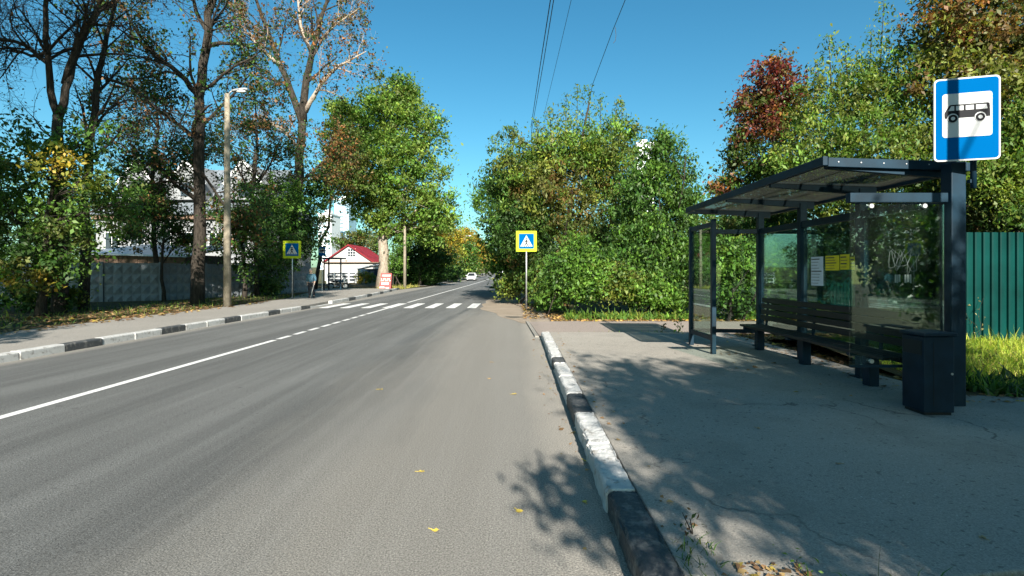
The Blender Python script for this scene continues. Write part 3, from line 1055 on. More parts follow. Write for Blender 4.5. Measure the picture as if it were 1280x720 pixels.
for x in (-.135, .12):
    sign_layer('wheel_gap', circ(x, .015, .052), f, .0092, .0105, M['sign_white'], bd)
    sign_layer('bus_wheel', circ(x, .01, .044), f, .011, .0125, M['sign_black'], bd)
    sign_layer('bus_hub', circ(x, .01, .02), f, .013, .0145, M['sign_white'], bd)
obj('bracket_tube', MB().tube([(5.235, 5.86, 2.66), (5.235, 5.86, 3.2)], .03, 12), M['steel'], bs, smooth=True)
obj('bracket', MB().box(5.19, 5.24, 5.85, 5.9, 2.72, 2.76), M['steel'], bs)
obj('bracket', MB().box(5.0, 5.26, 5.78, 5.82, 3.08, 3.12), M['steel'], bs)


def crossing_sign(X, Y, size, zc, z0, label, rz=0, rise=None):
    t = thing('crosswalk_sign', label, 'road sign', (X, Y, z0), group='pedestrian crossing signs')
    obj('post', MB().tube([(X, Y + .04, z0 - .1), (X, Y + .04, zc + size * .4)], .035, 12), M['steel_light'], t, smooth=True)
    f = board_axes((X, Y, zc), rz)
    s = size
    b = obj('board', MB().prism(rrect(s, s, .03), f(.0), f(-.02)), M['sign_yellow'], t)
    sign_layer('blue_field', rrect(s * .72, s * .72, .03), f, .0005, .003, M['sign_blue'], b)
    h = s * .52
    sign_layer('white_triangle', [(-h * .58, -h * .5), (h * .58, -h * .5), (0, h * .56)], f, .0035, .006, M['sign_white'], b)
    q = h
    def wl(name, pts): sign_layer(name, [(u * q, v * q) for u, v in pts], f, .0065, .009, M['sign_black'], b)
    wl('pedestrian_figure', [(-.03, .12), (.05, .14), (.09, .02), (.16, -.05), (.14, -.09), (.05, -.04), (.03, -.1), (.1, -.25), (.17, -.42), (.1, -.44), (.0, -.22), (-.12, -.44), (-.19, -.42), (-.06, -.14), (-.06, -.02), (-.14, -.12), (-.18, -.09), (-.09, .06)])
    wl('pedestrian_head', circ(.02, .22, .065, 12))
    for k in range(5):
        x = -.46 + k * .205
        wl('zebra_bar', [(x, -.48), (x + .1, -.48), (x + .085, -.42), (x + .015, -.42)])
    return t


crossing_sign(WX(658, 23.5), 23.5, .95, WZ(301.5, 23.5), .05, 'sunlit pedestrian crossing sign with yellow border beside the right bushes')
crossing_sign(WX(365, 30), 30, 1.03, WZ(312, 30), .14, 'shaded pedestrian crossing sign with yellow green border under the left trees', R(4))


# ------------------------------------------------------------------ street lamps and cables
def street_lamp(label, X, Y, h, r0, arm, side, z0=.1, lift=.0):
    t = thing('street_lamp', label, 'street lamp', (X, Y, z0), group='concrete street lamps')
    obj('pole', MB().tube([(X, Y, z0 - .3), (X, Y, z0 + h * .5), (X, Y, z0 + h)], [r0, r0 * .8, r0 * .62], 10), M['conc_pole'], t, smooth=True)
    a = (X, Y, z0 + h - .12)
    b = (X + side * arm * .55, Y, z0 + h + lift * .7)
    c = (X + side * arm, Y, z0 + h + lift)
    obj('arm', MB().tube([a, b, c], .035, 8), M['steel_light'], t, smooth=True)
    hd = MB(); L = .72
    prof = [(0, .06), (.12, .1), (.4, .14), (.62, .12), (.72, .03)]
    vs = []; fs = []
    for u, w in prof:
        x = c[0] + side * (u - .05); zz = c[2] + u * .12
        vs += [(x, Y - w, zz - .03), (x, Y - w * .8, zz + .06), (x, Y + w * .8, zz + .06), (x, Y + w, zz - .03)]
    for i in range(len(prof) - 1):
        for k in range(4):
            k2 = (k + 1) % 4
            fs.append((i * 4 + k, i * 4 + k2, i * 4 + 4 + k2, i * 4 + 4 + k))
    fs += [(3, 2, 1, 0), (16, 17, 18, 19)]
    hd.add(vs, fs)
    h_ = obj('lamp_head', hd, M['sign_back'], t, smooth=False, bevel=.01)
    obj('lens', MB().ellipsoid((c[0] + side * .36, Y, c[2] + .0), (.24, .11, .07)), M['lamp_glass'], h_, smooth=True)
    return t


street_lamp('weathered concrete street lamp on the opposite pavement edge', WX(284, 23), 23, 9.6, .17, .25, 1, lift=.12)
street_lamp('grey street lamp pole in front of the tall green tree', WX(506, 52), 52, 9.5, .17, .8, 1, lift=.2)
street_lamp('distant street lamp pole between the yellow trees, nearer one', WX(579, 105), 105, 9, .15, 1.0, 1, z0=gz(105))
street_lamp('farthest pale street lamp pole by the end of the road', WX(609, 180), 180, 9, .17, 1.0, 1, z0=gz(180))
# lamp just outside the right edge of the picture; its shadow lies across the path
street_lamp('concrete street lamp beside the platform just out of frame', 5.22, 3.9, 8.0, .065, 2.4, -1, z0=.15, lift=.1)


def cable(label, pts, r=.012):
    o = obj('overhead_cable', MB().tube(pts, r, 5), M['cable'])
    o['label'] = label; o['category'] = 'cable'; o['group'] = 'overhead cables'
    return o


def cat_pts(a, b, sag, n=24):
    a = Vector(a); b = Vector(b)
    return [a.lerp(b, i / n) - Vector((0, 0, 4 * sag * (i / n) * (1 - i / n))) for i in range(n + 1)]


up = thing('utility_pole', 'utility pole hidden among the right bushes carrying the cables', 'utility pole', (2.3, 33, 0))
obj('pole', MB().tube([(2.3, 33, -.3), (2.3, 33, 10.6)], [.17, .12], 10), M['conc_pole'], up, smooth=True)
obj('crossarm', MB().bar((1.0, 33, 10.3), (4.3, 33, 10.3), .1, .1), M['steel'], up)
P1 = [PT(664, 157, 30), PT(675.5, 80, 19.6), PT(688, 0, 14.6)]
cable('left twin of the thick overhead cables crossing the sky', [(1.0, 33, 10.45)] + P1 + [(1.1, 6, 10.4), (1.2, -12, 13)], .016)
P1 = [PT(665.5, 157, 30), PT(679, 80, 19.6), PT(692, 0, 14.6)]
cable('right twin of the thick overhead cables crossing the sky', [(1.15, 33, 10.5)] + P1 + [(1.25, 6, 10.6), (1.4, -12, 13)], .014)
P1 = [PT(680, 143, 30), PT(698, 68, 20), PT(714, 0, 16)]
cable('thin single overhead cable right of the twin cables', [(1.9, 33, 10.9)] + P1 + [(1.9, 6, 10.6), (2.0, -12, 13)], .008)
P1 = [PT(741, 105, 25), PT(766, 38, 20), PT(781.5, 0, 17.6)]
cable('rightmost overhead cable with a loose hanging end', [(4.2, 33, 10.4)] + P1 + [(4.3, 6, 11.5), (4.6, -12, 13)], .013)
q = [PT(769, 34, 19.7), PT(770, 44, 19.7), PT(769, 51, 19.7), PT(766.5, 54, 19.7)]
cable('short loose end hanging from the rightmost overhead cable', q, .01)

# ------------------------------------------------------------------ fences
def green_fence(label, x0, x1, Y, z0, z1, pitch=.167):
    t = thing('sheet_metal_fence', label, 'fence', (x0, Y, z0), group='green sheet metal fences')
    x = x0
    sheet = .167 * 7
    while x < x1 - .05:
        w = min(sheet, x1 - x)
        mb = MB(); prof = []
        u = 0
        while u < w - .01:
            for du, dy in ((0, 0), (.052, .0), (.06, -.03), (.063, -.036), (.085, -.044), (.128, -.044), (.134, -.04), (.138, -.03), (.146, 0)):
                if u + du <= w: prof.append((x + u + du, Y + dy))
            u += pitch
        prof.append((x + w - .001, Y))
        vs = []; fs = []
        for px_, py_ in prof: vs += [(px_, py_, z0), (px_, py_, z1)]
        for i in range(len(prof) - 1): fs.append((2 * i, 2 * i + 2, 2 * i + 3, 2 * i + 1))
        mb.add(vs, fs)
        s = obj('metal_sheet', mb, M['fence_green'], t)
        so = s.modifiers.new('thick', 'SOLIDIFY'); so.thickness = .004
        x += w
    for z in (z0 + .4, z1 - .4):
        obj('rail', MB().box(x0, x1, Y + .01, Y + .05, z - .02, z + .02), M['fence_green'], t)
    x = x0 + .1
    while x < x1:
        obj('fence_post', MB().box(x - .03, x + .03, Y + .052, Y + .11, z0 - .5, z1 - .03), M['fence_green'], t)
        x += 2.5
    return t


green_fence('green corrugated metal fence in the grass at the right edge', 8.55, 15.0, 10.2, .25, WZ(290.5, 10.2))
green_fence('distant green corrugated fence seen through the shelter glass', 9.4, 22.0, 25.0, .0, 2.15)


def conc_fence(label, pts, h, z0):
    t = thing('concrete_fence', label, 'fence', (pts[0][0], pts[0][1], z0))
    for (x0, y0), (x1, y1) in zip(pts[:-1], pts[1:]):
        d = Vector((x1 - x0, y1 - y0, 0)); n = max(1, round(d.length / 2.6)); L = d.length / n; d.normalize()
        nn = Vector((d.y, -d.x, 0))
        if nn.y > 0: nn = -nn
        for i in range(n):
            o = Vector((x0, y0, z0)) + d * (L * i)
            mb = MB()
            a = o + d * .1; w = L - .2
            def P(u, v, k): return tuple(a + d * u + Vector((0, 0, v)) + nn * k)
            mb.add([P(0, 0, 0), P(w, 0, 0), P(w, h, 0), P(0, h, 0), P(0, 0, -.1), P(w, 0, -.1), P(w, h, -.1), P(0, h, -.1)],
                   [(0, 1, 2, 3), (7, 6, 5, 4), (0, 4, 5, 1), (1, 5, 6, 2), (2, 6, 7, 3), (3, 7, 4, 0)])
            cols, rows = 6, 4
            cw = w / cols; rh = (h - .15) / rows
            for r_ in range(rows):
                for c in range(cols):
                    u = cw * (c + .5); v = .08 + rh * (r_ + .5)
                    mb.add([P(u - cw * .47, v - rh * .44, .001), P(u + cw * .47, v - rh * .44, .001), P(u + cw * .47, v + rh * .44, .001), P(u - cw * .47, v + rh * .44, .001), P(u, v + rh * .05, .11)],
                           [(0, 1, 4), (1, 2, 4), (2, 3, 4), (3, 0, 4)])
            obj('fence_panel', mb, M['conc_fence'], t)
            obj('fence_post', MB().bar(o + Vector((0, 0, -.2)) + nn * .02, o + Vector((0, 0, h + .06)) + nn * .02, .17, .2, up=tuple(nn)), M['conc_fence'], t)
    return t


conc_fence('grey concrete fence with pyramid relief panels under the left trees', [(-33, 20.5), (-19.4, 28.0), (-16.9, 35.5), (-16.2, 40.5)], 2.3, -.12)

# ------------------------------------------------------------------ buildings
def gable_house(name, label, x0, x1, y0, y1, zb, ze, za, wall, roofm, over=.4, group=None):
    t = thing(name, label, 'house', ((x0 + x1) / 2, y0, zb))
    xm = (x0 + x1) / 2
    mb = MB().prism([(x0, zb), (x1, zb), (x1, ze), (xm, za), (x0, ze)], lambda u, v: (u, y0, v), lambda u, v: (u, y1, v))
    obj('wall', mb, wall, t)
    s = (za - ze) / (xm - x0)
    for sg, xe in ((-1, x0), (1, x1)):
        a = (xe + sg * over, ze - over * s); b = (xm, za)
        mb = MB().prism([(a[0], a[1] + .02), (b[0], b[1] + .02), (b[0], b[1] + .16), (a[0], a[1] + .16)], lambda u, v: (u, y0 - over, v), lambda u, v: (u, y1 + over, v))
        rf = obj('roof', mb, roofm, t)
        # standing seams
        ns = 9
        for k in range(ns):
            yk = y0 - over + (y1 - y0 + 2 * over) * (k + .02) / ns
            obj('roof_seam', MB().bar((a[0], yk + .03, a[1] + .18), (b[0], yk + .03, b[1] + .18), .05, .05), roofm, rf)
        # barge board
        obj('barge_board', MB().prism([(a[0], a[1] - .1), (b[0], b[1] - .1), (b[0], b[1] + .17), (a[0], a[1] + .17)], lambda u, v: (u, y0 - over - .04, v), lambda u, v: (u, y0 - over - .005, v)), roofm, t)
    return t


def window_at(t, xc, zc, w, h, Y, mx, mz, frame='white_trim'):
    wn_ = obj('window', MB().box(xc - w / 2, xc + w / 2, Y - .03, Y + .04, zc - h / 2, zc + h / 2), M[frame], t)
    pw = (w - .08) / mx; ph = (h - .08) / mz
    for i in range(mx):
        for j in range(mz):
            x = xc - w / 2 + .04 + i * pw; z = zc - h / 2 + .04 + j * ph
            obj('pane', MB().box(x + .025, x + pw - .025, Y - .036, Y - .028, z + .025, z + ph - .025), M['window'], wn_)


YH = 96
hs = gable_house('house', 'small white gabled house with red metal roof', WX(406, YH), WX(466, YH), YH, YH + 11, 0, WZ(327, YH), WZ(306.5, YH), M['white_wall'], M['roof_red'], .35)
window_at(hs, WX(439.5, YH), WZ(316, YH), 1.5, 1.6, YH, 3, 3, 'white_trim')
obj('eave_board', MB().box(WX(404, YH), WX(474, YH), YH - .5, YH - .06, WZ(328.6, YH), WZ(327.6, YH)), M['brown_board'], hs)
obj('vent', MB().ellipsoid((WX(433, YH), YH - .05, WZ(326, YH)), (.25, .06, .1), 8, 6), M['brown_board'], hs)
# yard gate and shed
gt = thing('yard_gate', 'white framed grey panel gate in front of the white house', 'gate', (WX(428, 76), 76, 0))
for i in range(4):
    xa, xb = WX(409 + i * 9, 76), WX(417.6 + i * 9, 76)
    za, zb = .1, WZ(340.5, 76)
    pn = obj('gate_panel', MB().box(xa + .08, xb - .08, 75.98, 76.02, za, zb - .05), M['grey_panel'], gt)
    for zz in (za + .05, za + .6, za + 1.1): obj('rail', MB().box(xa + .09, xb - .09, 75.93, 75.975, zz, zz + .13), M['white_trim'], pn)
    obj('gate_post', MB().box(xa - .08, xa + .075, 75.93, 76.07, 0, zb), M['white_trim'], gt)
obj('gate_post', MB().box(WX(445, 76) - .08, WX(445, 76) + .08, 75.93, 76.07, 0, WZ(340.5, 76)), M['white_trim'], gt)
sd = thing('shed', 'dark blue grey shed with sloping roof beside the white house', 'shed', (WX(460, 84), 84, 0))
obj('wall', MB().box(WX(447, 84), WX(474, 84), 84, 87, 0, WZ(336, 84)), M['steel'], sd)
obj('roof', MB().add([(WX(444, 84), 83.7, WZ(336.5, 84)), (WX(476, 84), 83.7, WZ(331, 84)), (WX(476, 84), 87.3, WZ(331, 84)), (WX(444, 84), 87.3, WZ(336.5, 84)),
                      (WX(444, 84), 83.7, WZ(335, 84)), (WX(476, 84), 83.7, WZ(329.5, 84)), (WX(476, 84), 87.3, WZ(329.5, 84)), (WX(444, 84), 87.3, WZ(335, 84))],
                     [(0, 3, 2, 1), (4, 5, 6, 7), (0, 1, 5, 4), (1, 2, 6, 5), (2, 3, 7, 6), (3, 0, 4, 7)]), M['roof_grey'], sd)
obj('door', MB().box(WX(463, 84), WX(468, 84), 83.95, 83.995, 0, 1.9), M['grey_panel'], sd)

# large white house behind the left trees
YB = 46
bx0, bx1 = WX(120, YB), WX(322, YB)
wh = thing('large_house', 'large white house with pale metal roof and gabled dormers behind the left trees', 'house', ((bx0 + bx1) / 2, YB, 0))
ze = WZ(268, YB); zr = WZ(196, YB)
M['grey_wall'] = simple('pale_grey_render', (.2, .21, .22), .85, 0, .12, 1.0)
M['roof_pale'] = simple('pale_blue_grey_roof', (.13, .15, .17), .5, 0, .25, .7)
obj('wall', MB().box(bx0, bx1, YB, YB + 12, -.2, ze), M['grey_wall'], wh)
rf = obj('roof', MB().prism([(YB - .5, ze - .05), (YB + 12.5, ze - .05), (YB + 6, zr)], lambda u, v: (bx0 - .4, u, v), lambda u, v: (bx1 + .4, u, v)), M['roof_pale'], wh)
for k in range(24):
    x = bx0 - .3 + (bx1 - bx0 + .6) * k / 23
    obj('roof_seam', MB().bar((x, YB - .5, ze), (x, YB + 6, zr + .03), .05, .06), M['roof_pale'], rf)
obj('cornice', MB().box(bx0 - .2, bx1 + .2, YB - .3, YB - .003, ze - .45, ze - .1), M['brown_board'], wh)
for pxd in (165, 227, 300):
    xc = WX(pxd, YB); w = 1.5; zt = WZ(200, YB); zl = WZ(226, YB)
    dm = obj('dormer', MB().prism([(xc - w, zl - 1.6), (xc + w, zl - 1.6), (xc + w, zl), (xc, zt), (xc - w, zl)], lambda u, v: (u, YB + .6, v), lambda u, v: (u, YB + 5, v)), M['grey_wall'], wh)
    for sg in (-1, 1):
        obj('barge_board', MB().bar((xc + sg * (w + .25), YB + .5, zl - .25), (xc, YB + .5, zt + .08), .3, .22), M['white_trim'], dm)
    obj('dormer_window', MB().box(xc - .45, xc + .45, YB + .55, YB + .597, zl - 1.3, zl - .1), M['window'], dm)
for pxd in (140, 172, 205, 238, 270, 302):
    for zz in (1.6, 4.3):
        window_at(wh, WX(pxd, YB), zz + .2, 1.3, 1.6, YB, 2, 1)

# low shed behind the concrete fence
ls = thing('outbuilding', 'low brown boarded outbuilding behind the concrete fence', 'shed', (WX(170, 31), 31, 0))
a, b = WX(112, 31), WX(232, 31)
for k in range(20):
    x = a + (b - a) * k / 20
    obj('wall_board', MB().box(x + .01, x + (b - a) / 20 - .01, 31 - .012 * (k % 2), 31.05, 0, WZ(318, 31)), M['brown_board'], ls)
obj('wall', MB().box(a, b, 31.06, 35, 0, WZ(318, 31)), M['brown_board'], ls)
obj('roof', MB().add([(a - .3, 30.6, WZ(318, 31)), (b + .3, 30.6, WZ(322, 31)), (b + .3, 35.5, WZ(306, 31)), (a - .3, 35.5, WZ(302, 31)),
                      (a - .3, 30.6, WZ(316, 31)), (b + .3, 30.6, WZ(320, 31)), (b + .3, 35.5, WZ(304, 31)), (a - .3, 35.5, WZ(300, 31))],
                     [(0, 3, 2, 1), (4, 5, 6, 7), (0, 1, 5, 4), (1, 2, 6, 5), (2, 3, 7, 6), (3, 0, 4, 7)]), M['roof_grey'], ls)


def tower(label, px0, px1, pyt, Y, m1):
    x0, x1 = WX(px0, Y), WX(px1, Y); zt = WZ(pyt, Y)
    t = thing('tower_block', label, 'building', ((x0 + x1) / 2, Y, 0), group='far tower blocks')
    obj('wall', MB().box(x0, x1, Y, Y + 20, 0, zt), m1, t)
    mw = MB(); mbal = MB()
    nf = int(zt / 3); nc = max(3, int((x1 - x0) / 3.2))
    for i in range(1, nf):
        for c in range(nc):
            xa = x0 + (x1 - x0) * (c + .22) / nc; xb = x0 + (x1 - x0) * (c + .78) / nc
            mw.box(xa, xb, Y - .15, Y - .01, i * 3 + .8, i * 3 + 2.3)
            if c % 2: mbal.box(xa - .3, xb + .3, Y - 1.2, Y - .16, i * 3 - .1, i * 3 + .75)
    w = obj('window_grid', mw, M['tower_window'], t); w['kind'] = 'stuff'
    w = obj('balconies', mbal, M['tower_white'], t); w['kind'] = 'stuff'
    obj('roof', MB().box(x0 - .4, x1 + .4, Y - .4, Y + 20.4, zt, zt + 1), M['tower_white'], t)
    obj('lift_house', MB().box((x0 * .7 + x1 * .3), (x0 * .3 + x1 * .7), Y + 5, Y + 12, zt + 1, zt + 4), M['tower_white'], t)


tower('pale blue tower block far behind the small white house', 418, 436, 250, 420, M['tower_blue'])
tower('white tower block beside the far blue tower', 398, 414, 268, 380, M['tower_white'])
tower('pale tower block far behind the right bushes', 796, 818, 180, 320, M['tower_white'])

# ------------------------------------------------------------------ cars (facing the camera)
def car(label, X, Y, paint, rz=0, L=4.2, W=1.7, H=1.48, z0=None):
    z0 = gz(Y) if z0 is None else z0
    t = thing('car', label, 'car', (X, Y, z0), rz)
    hw = W / 2
    # cross sections along y (front at y=0): (y, half width, z bottom, z shoulder)
    secs = [(0.0, .80, .32, .62), (.12, .92, .24, .74), (.55, .98, .22, .86), (1.15, 1.0, .2, .93), (2.4, 1.0, .2, .95), (3.4, 1.0, .22, .96), (3.95, .96, .28, .93), (4.2, .86, .36, .8)]
    vs = []; fs = []
    for y, k, zb, zs in secs:
        y = y * L / 4.2
        vs += [(-hw * k * .93, y, zb), (hw * k * .93, y, zb), (hw * k, y, (zb + zs) / 2), (hw * k * .96, y, zs - .04), (hw * k * .84, y, zs), (-hw * k * .84, y, zs), (-hw * k * .96, y, zs - .04), (-hw * k, y, (zb + zs) / 2)]
    n = 8
    for i in range(len(secs) - 1):
        for k in range(n):
            k2 = (k + 1) % n
            fs.append((i * n + k, i * n + k2, i * n + n + k2, i * n + n + k))
    fs += [tuple(reversed(range(n))), tuple(range((len(secs) - 1) * n, len(secs) * n))]
    bd_ = obj('body', MB().add(vs, fs), paint, t, smooth=False, local=True, bevel=.02)
    # cabin
    def ring(y, w, z): return [(-w, y, z), (w, y, z)]
    q = L / 4.2
    A = [(-hw * .86, 1.05 * q, .92), (hw * .86, 1.05 * q, .92), (hw * .66, 1.75 * q, H - .05), (-hw * .66, 1.75 * q, H - .05)]
    B = [(-hw * .86, 3.95 * q, .92), (hw * .86, 3.95 * q, .92), (hw * .66, 3.35 * q, H - .05), (-hw * .66, 3.35 * q, H - .05)]
    cb = obj('cabin', MB().add(A + B, [(0, 1, 2, 3), (5, 4, 7, 6), (1, 5, 6, 2), (4, 0, 3, 7), (0, 4, 5, 1)]), M['carglass'], t, local=True)
    rp = MB().add([(-hw * .68, 1.7 * q, H - .06), (hw * .68, 1.7 * q, H - .06), (hw * .68, 3.42 * q, H - .06), (-hw * .68, 3.42 * q, H - .06), (-hw * .6, 1.85 * q, H), (hw * .6, 1.85 * q, H), (hw * .6, 3.3 * q, H), (-hw * .6, 3.3 * q, H)],
                  [(0, 3, 2, 1), (4, 5, 6, 7), (0, 1, 5, 4), (1, 2, 6, 5), (2, 3, 7, 6), (3, 0, 4, 7)])
    obj('roof', rp, paint, t, local=True)
    for s in (-1, 1):
        obj('pillar', MB().bar((s * hw * .87, 1.03 * q, .92), (s * hw * .67, 1.73 * q, H - .04), .07, .05), paint, t, local=True)
        obj('pillar', MB().bar((s * hw * .87, 3.97 * q, .92), (s * hw * .67, 3.37 * q, H - .04), .08, .05), paint, t, local=True)
        obj('mirror', MB().ellipsoid((s * (hw + .1), 1.15 * q, 1.0), (.12, .06, .08), 8, 6), paint, t, smooth=True, local=True)
        obj('headlight', MB().ellipsoid((s * hw * .68, .1, .64), (.17, .1, .085), 10, 6), M['lamp_glass'], t, smooth=True, local=True)
        for yy in (.8 * q, 3.35 * q):
            w = obj('wheel', MB().tube([(s * (hw - .19), yy, .3), (s * (hw - .005), yy, .3)], .3, 16), M['rubber'], t, local=True)
            obj('rim', MB().tube([(s * (hw - .03), yy, .3), (s * (hw + .004), yy, .3)], .18, 12), M['steel_light'], w, local=True)
    obj('grille', MB().box(-hw * .42, hw * .42, -.012, .1, .55, .64), M['black'], t, local=True)
    obj('bumper_intake', MB().box(-hw * .6, hw * .6, -.012, .1, .33, .41), M['black'], t, local=True)
    obj('licence_plate', MB().box(-.26, .26, -.03, -.013, .43, .53), M['sign_white'], t, local=True)
    return t


car('white car driving toward the camera in the left lane', WX(588.5, 95), 95, M['car_white'])
car('small distant white car near the end of the road', WX(625.5, 185), 185, M['car_white'], W=1.8)
car('dark blue car behind the distant white car', WX(630.5, 215), 215, M['car_blue'], W=1.8)


# ------------------------------------------------------------------ person with a cane
def skin_obj(name, V, E, Rr, mat, parent, root=0, sub=2):
    me = bpy.data.meshes.new(name)
    l = root_loc(parent)
    me.from_pydata([tuple(Vector(v) - l) for v in V], E, [])
    o = bpy.data.objects.new(name, me); COL.objects.link(o); o.parent = parent
    sk = o.modifiers.new('skin', 'SKIN'); sk.use_smooth_shade = True
    if not me.skin_vertices: me.skin_vertices.new()
    for i, r in enumerate(Rr):
        sv = me.skin_vertices[0].data[i]
        sv.radius = (r, r) if not hasattr(r, '__len__') else r
        sv.use_root = (i == root)
    s = o.modifiers.new('sub', 'SUBSURF'); s.levels = sub; s.render_levels = sub
    me.materials.append(mat)
    return o


PX_, PY_ = WX(389, 31), 31.0
pe = thing('person', 'person in blue grey jacket and dark trousers walking with a pale cane under the trees', 'person', (PX_, PY_, .15))
def pp(x, y, z): return (PX_ + x, PY_ + y, .15 + z)
B = [pp(0, 0, .93), pp(0, .0, 1.12), pp(0, -.02, 1.36), pp(0, -.04, 1.46), pp(0, -.06, 1.52), pp(0, -.08, 1.62), pp(0, -.08, 1.7),
     pp(-.2, -.02, 1.38), pp(-.25, .04, 1.12), pp(-.2, -.1, .92), pp(-.17, -.15, .84),
     pp(.2, -.02, 1.38), pp(.26, .02, 1.12), pp(.27, -.14, .95), pp(.275, -.2, .88),
     pp(-.09, 0, .86), pp(-.1, -.06, .48), pp(-.1, .06, .1), pp(-.1, -.1, .04),
     pp(.09, 0, .86), pp(.1, .04, .48), pp(.1, .2, .12), pp(.1, .06, .04)]
E = [(0, 1), (1, 2), (2, 3), (3, 4), (4, 5), (5, 6), (2, 7), (7, 8), (8, 9), (9, 10), (2, 11), (11, 12), (12, 13), (13, 14), (0, 15), (15, 16), (16, 17), (17, 18), (0, 19), (19, 20), (20, 21), (21, 22)]
rr = [.14, .13, .14, .07, .055, .095, .07, .06, .048, .038, .035, .06, .048, .038, .035, .085, .06, .045, .04, .085, .06, .045, .04]
body_ = skin_obj('body', B, E, rr, M['skin'], pe)
JB = [pp(0, 0, .86), pp(0, 0, 1.12), pp(0, -.02, 1.36), pp(0, -.035, 1.44), pp(-.2, -.02, 1.385), pp(-.25, .04, 1.12), pp(-.205, -.09, .94), pp(.2, -.02, 1.385), pp(.26, .02, 1.12), pp(.268, -.12, .97)]
skin_obj('jacket', JB, [(0, 1), (1, 2), (2, 3), (2, 4), (4, 5), (5, 6), (2, 7), (7, 8), (8, 9)], [.185, .17, .17, .09, .085, .072, .058, .085, .072, .058], M['jacket'], pe)
TB = [pp(0, 0, .9), pp(-.095, 0, .82), pp(-.1, -.06, .48), pp(-.1, .06, .09), pp(.095, 0, .82), pp(.1, .04, .48), pp(.1, .2, .11)]
skin_obj('trousers', TB, [(0, 1), (1, 2), (2, 3), (0, 4), (4, 5), (5, 6)], [.155, .105, .083, .07, .105, .083, .07], M['trousers'], pe)
for s, yy in ((-.1, .0), (.1, .14)):
    obj('shoe', MB().ellipsoid(pp(s, yy - .02, .045), (.055, .14, .05), 10, 6), M['shoe'], pe, smooth=True)
obj('hair', MB().ellipsoid(pp(0, -.05, 1.69), (.098, .105, .085), 12, 8), M['hair'], pe, smooth=True)
for s in (-1, 1): obj('ear', MB().ellipsoid(pp(s * .095, -.07, 1.61), (.015, .025, .035), 8, 6), M['skin'], pe, smooth=True)
obj('nose', MB().ellipsoid(pp(0, -.18, 1.6), (.016, .025, .025), 8, 6), M['skin'], pe, smooth=True)
for s in (-1, 1): obj('eye', MB().ellipsoid(pp(s * .035, -.168, 1.635), (.012, .01, .008), 8, 6), M['shoe'], pe, smooth=True)
for (hx, hy, hz, s) in ((-.165, -.16, .82, -1), (.275, -.215, .86, 1)):
    for k in range(5):
        a = (k - 2) * .018
        if k == 0: pts = [pp(hx - s * .03, hy + .01, hz + .02), pp(hx - s * .05, hy - .03, hz - .005), pp(hx - s * .045, hy - .05, hz - .03)]
        else: pts = [pp(hx + a * .8, hy - .005, hz), pp(hx + a, hy - .03, hz - .035 - .004 * (2 - abs(k - 2.5))), pp(hx + a, hy - .02, hz - .075)]
        obj('finger', MB().tube(pts, [.011, .01, .007], 6), M['skin'], pe, smooth=True)
cn = thing('cane', 'pale walking cane held by the person under the trees', 'cane', pp(.2, -.42, 0))
obj('shaft', MB().tube([pp(.14, -.46, .0), pp(.27, -.25, .84)], .016, 8), M['cane'], cn, smooth=True)
obj('handle', MB().tube([pp(.27, -.25, .84), pp(.275, -.24, .88), pp(.27, -.2, .9), pp(.265, -.13, .885)], .017, 8), M['cane'], cn, smooth=True)

# ------------------------------------------------------------------ motorcycle, far stop, advert
def motorcycle(label, X, Y, z0, rz):
    t = thing('motorcycle', label, 'motorcycle', (X, Y, z0), rz)
    for x in (-.68, .68):
        w = obj('wheel', MB().tube([(x, -.06, .31), (x, .06, .31)], .31, 18), M['rubber'], t, local=True)
        obj('rim', MB().tube([(x, -.065, .31), (x, .065, .31)], .2, 14), M['steel_light'], w, local=True)
    obj('frame', MB().tube([(-.68, 0, .31), (-.3, 0, .42), (.3, 0, .45), (.45, 0, .85), (-.2, 0, .7), (-.3, 0, .42)], .035, 8), M['steel'], t, local=True)
    obj('fork', MB().tube([(.68, 0, .31), (.46, 0, .98)], .045, 8), M['steel_light'], t, local=True)
    obj('tank', MB().ellipsoid((.2, 0, .8), (.32, .16, .14), 12, 8), M['car_blue'], t, smooth=True, local=True)
    obj('seat', MB().ellipsoid((-.38, 0, .78), (.42, .14, .08), 12, 8), M['rubber'], t, smooth=True, local=True)
    obj('engine', MB().box(-.18, .22, -.14, .14, .3, .58), M['black'], t, local=True, bevel=.03)
    obj('handlebar', MB().tube([(.36, -.36, 1.06), (.46, -.12, 1.0), (.46, .12, 1.0), (.36, .36, 1.06)], .018, 6), M['steel'], t, local=True)
    obj('headlight', MB().ellipsoid((.6, 0, .9), (.1, .1, .1), 10, 6), M['lamp_glass'], t, smooth=True, local=True)
    obj('exhaust', MB().tube([(.1, -.16, .3), (-.75, -.18, .34)], .05, 8), M['steel_light'], t, local=True)
    obj('mudguard', MB().ellipsoid((-.74, 0, .58), (.26, .09, .08), 10, 6), M['black'], t, smooth=True, local=True)


motorcycle('dark motorcycle parked in front of the yard gate', WX(423, 50), 50, .0, R(8))

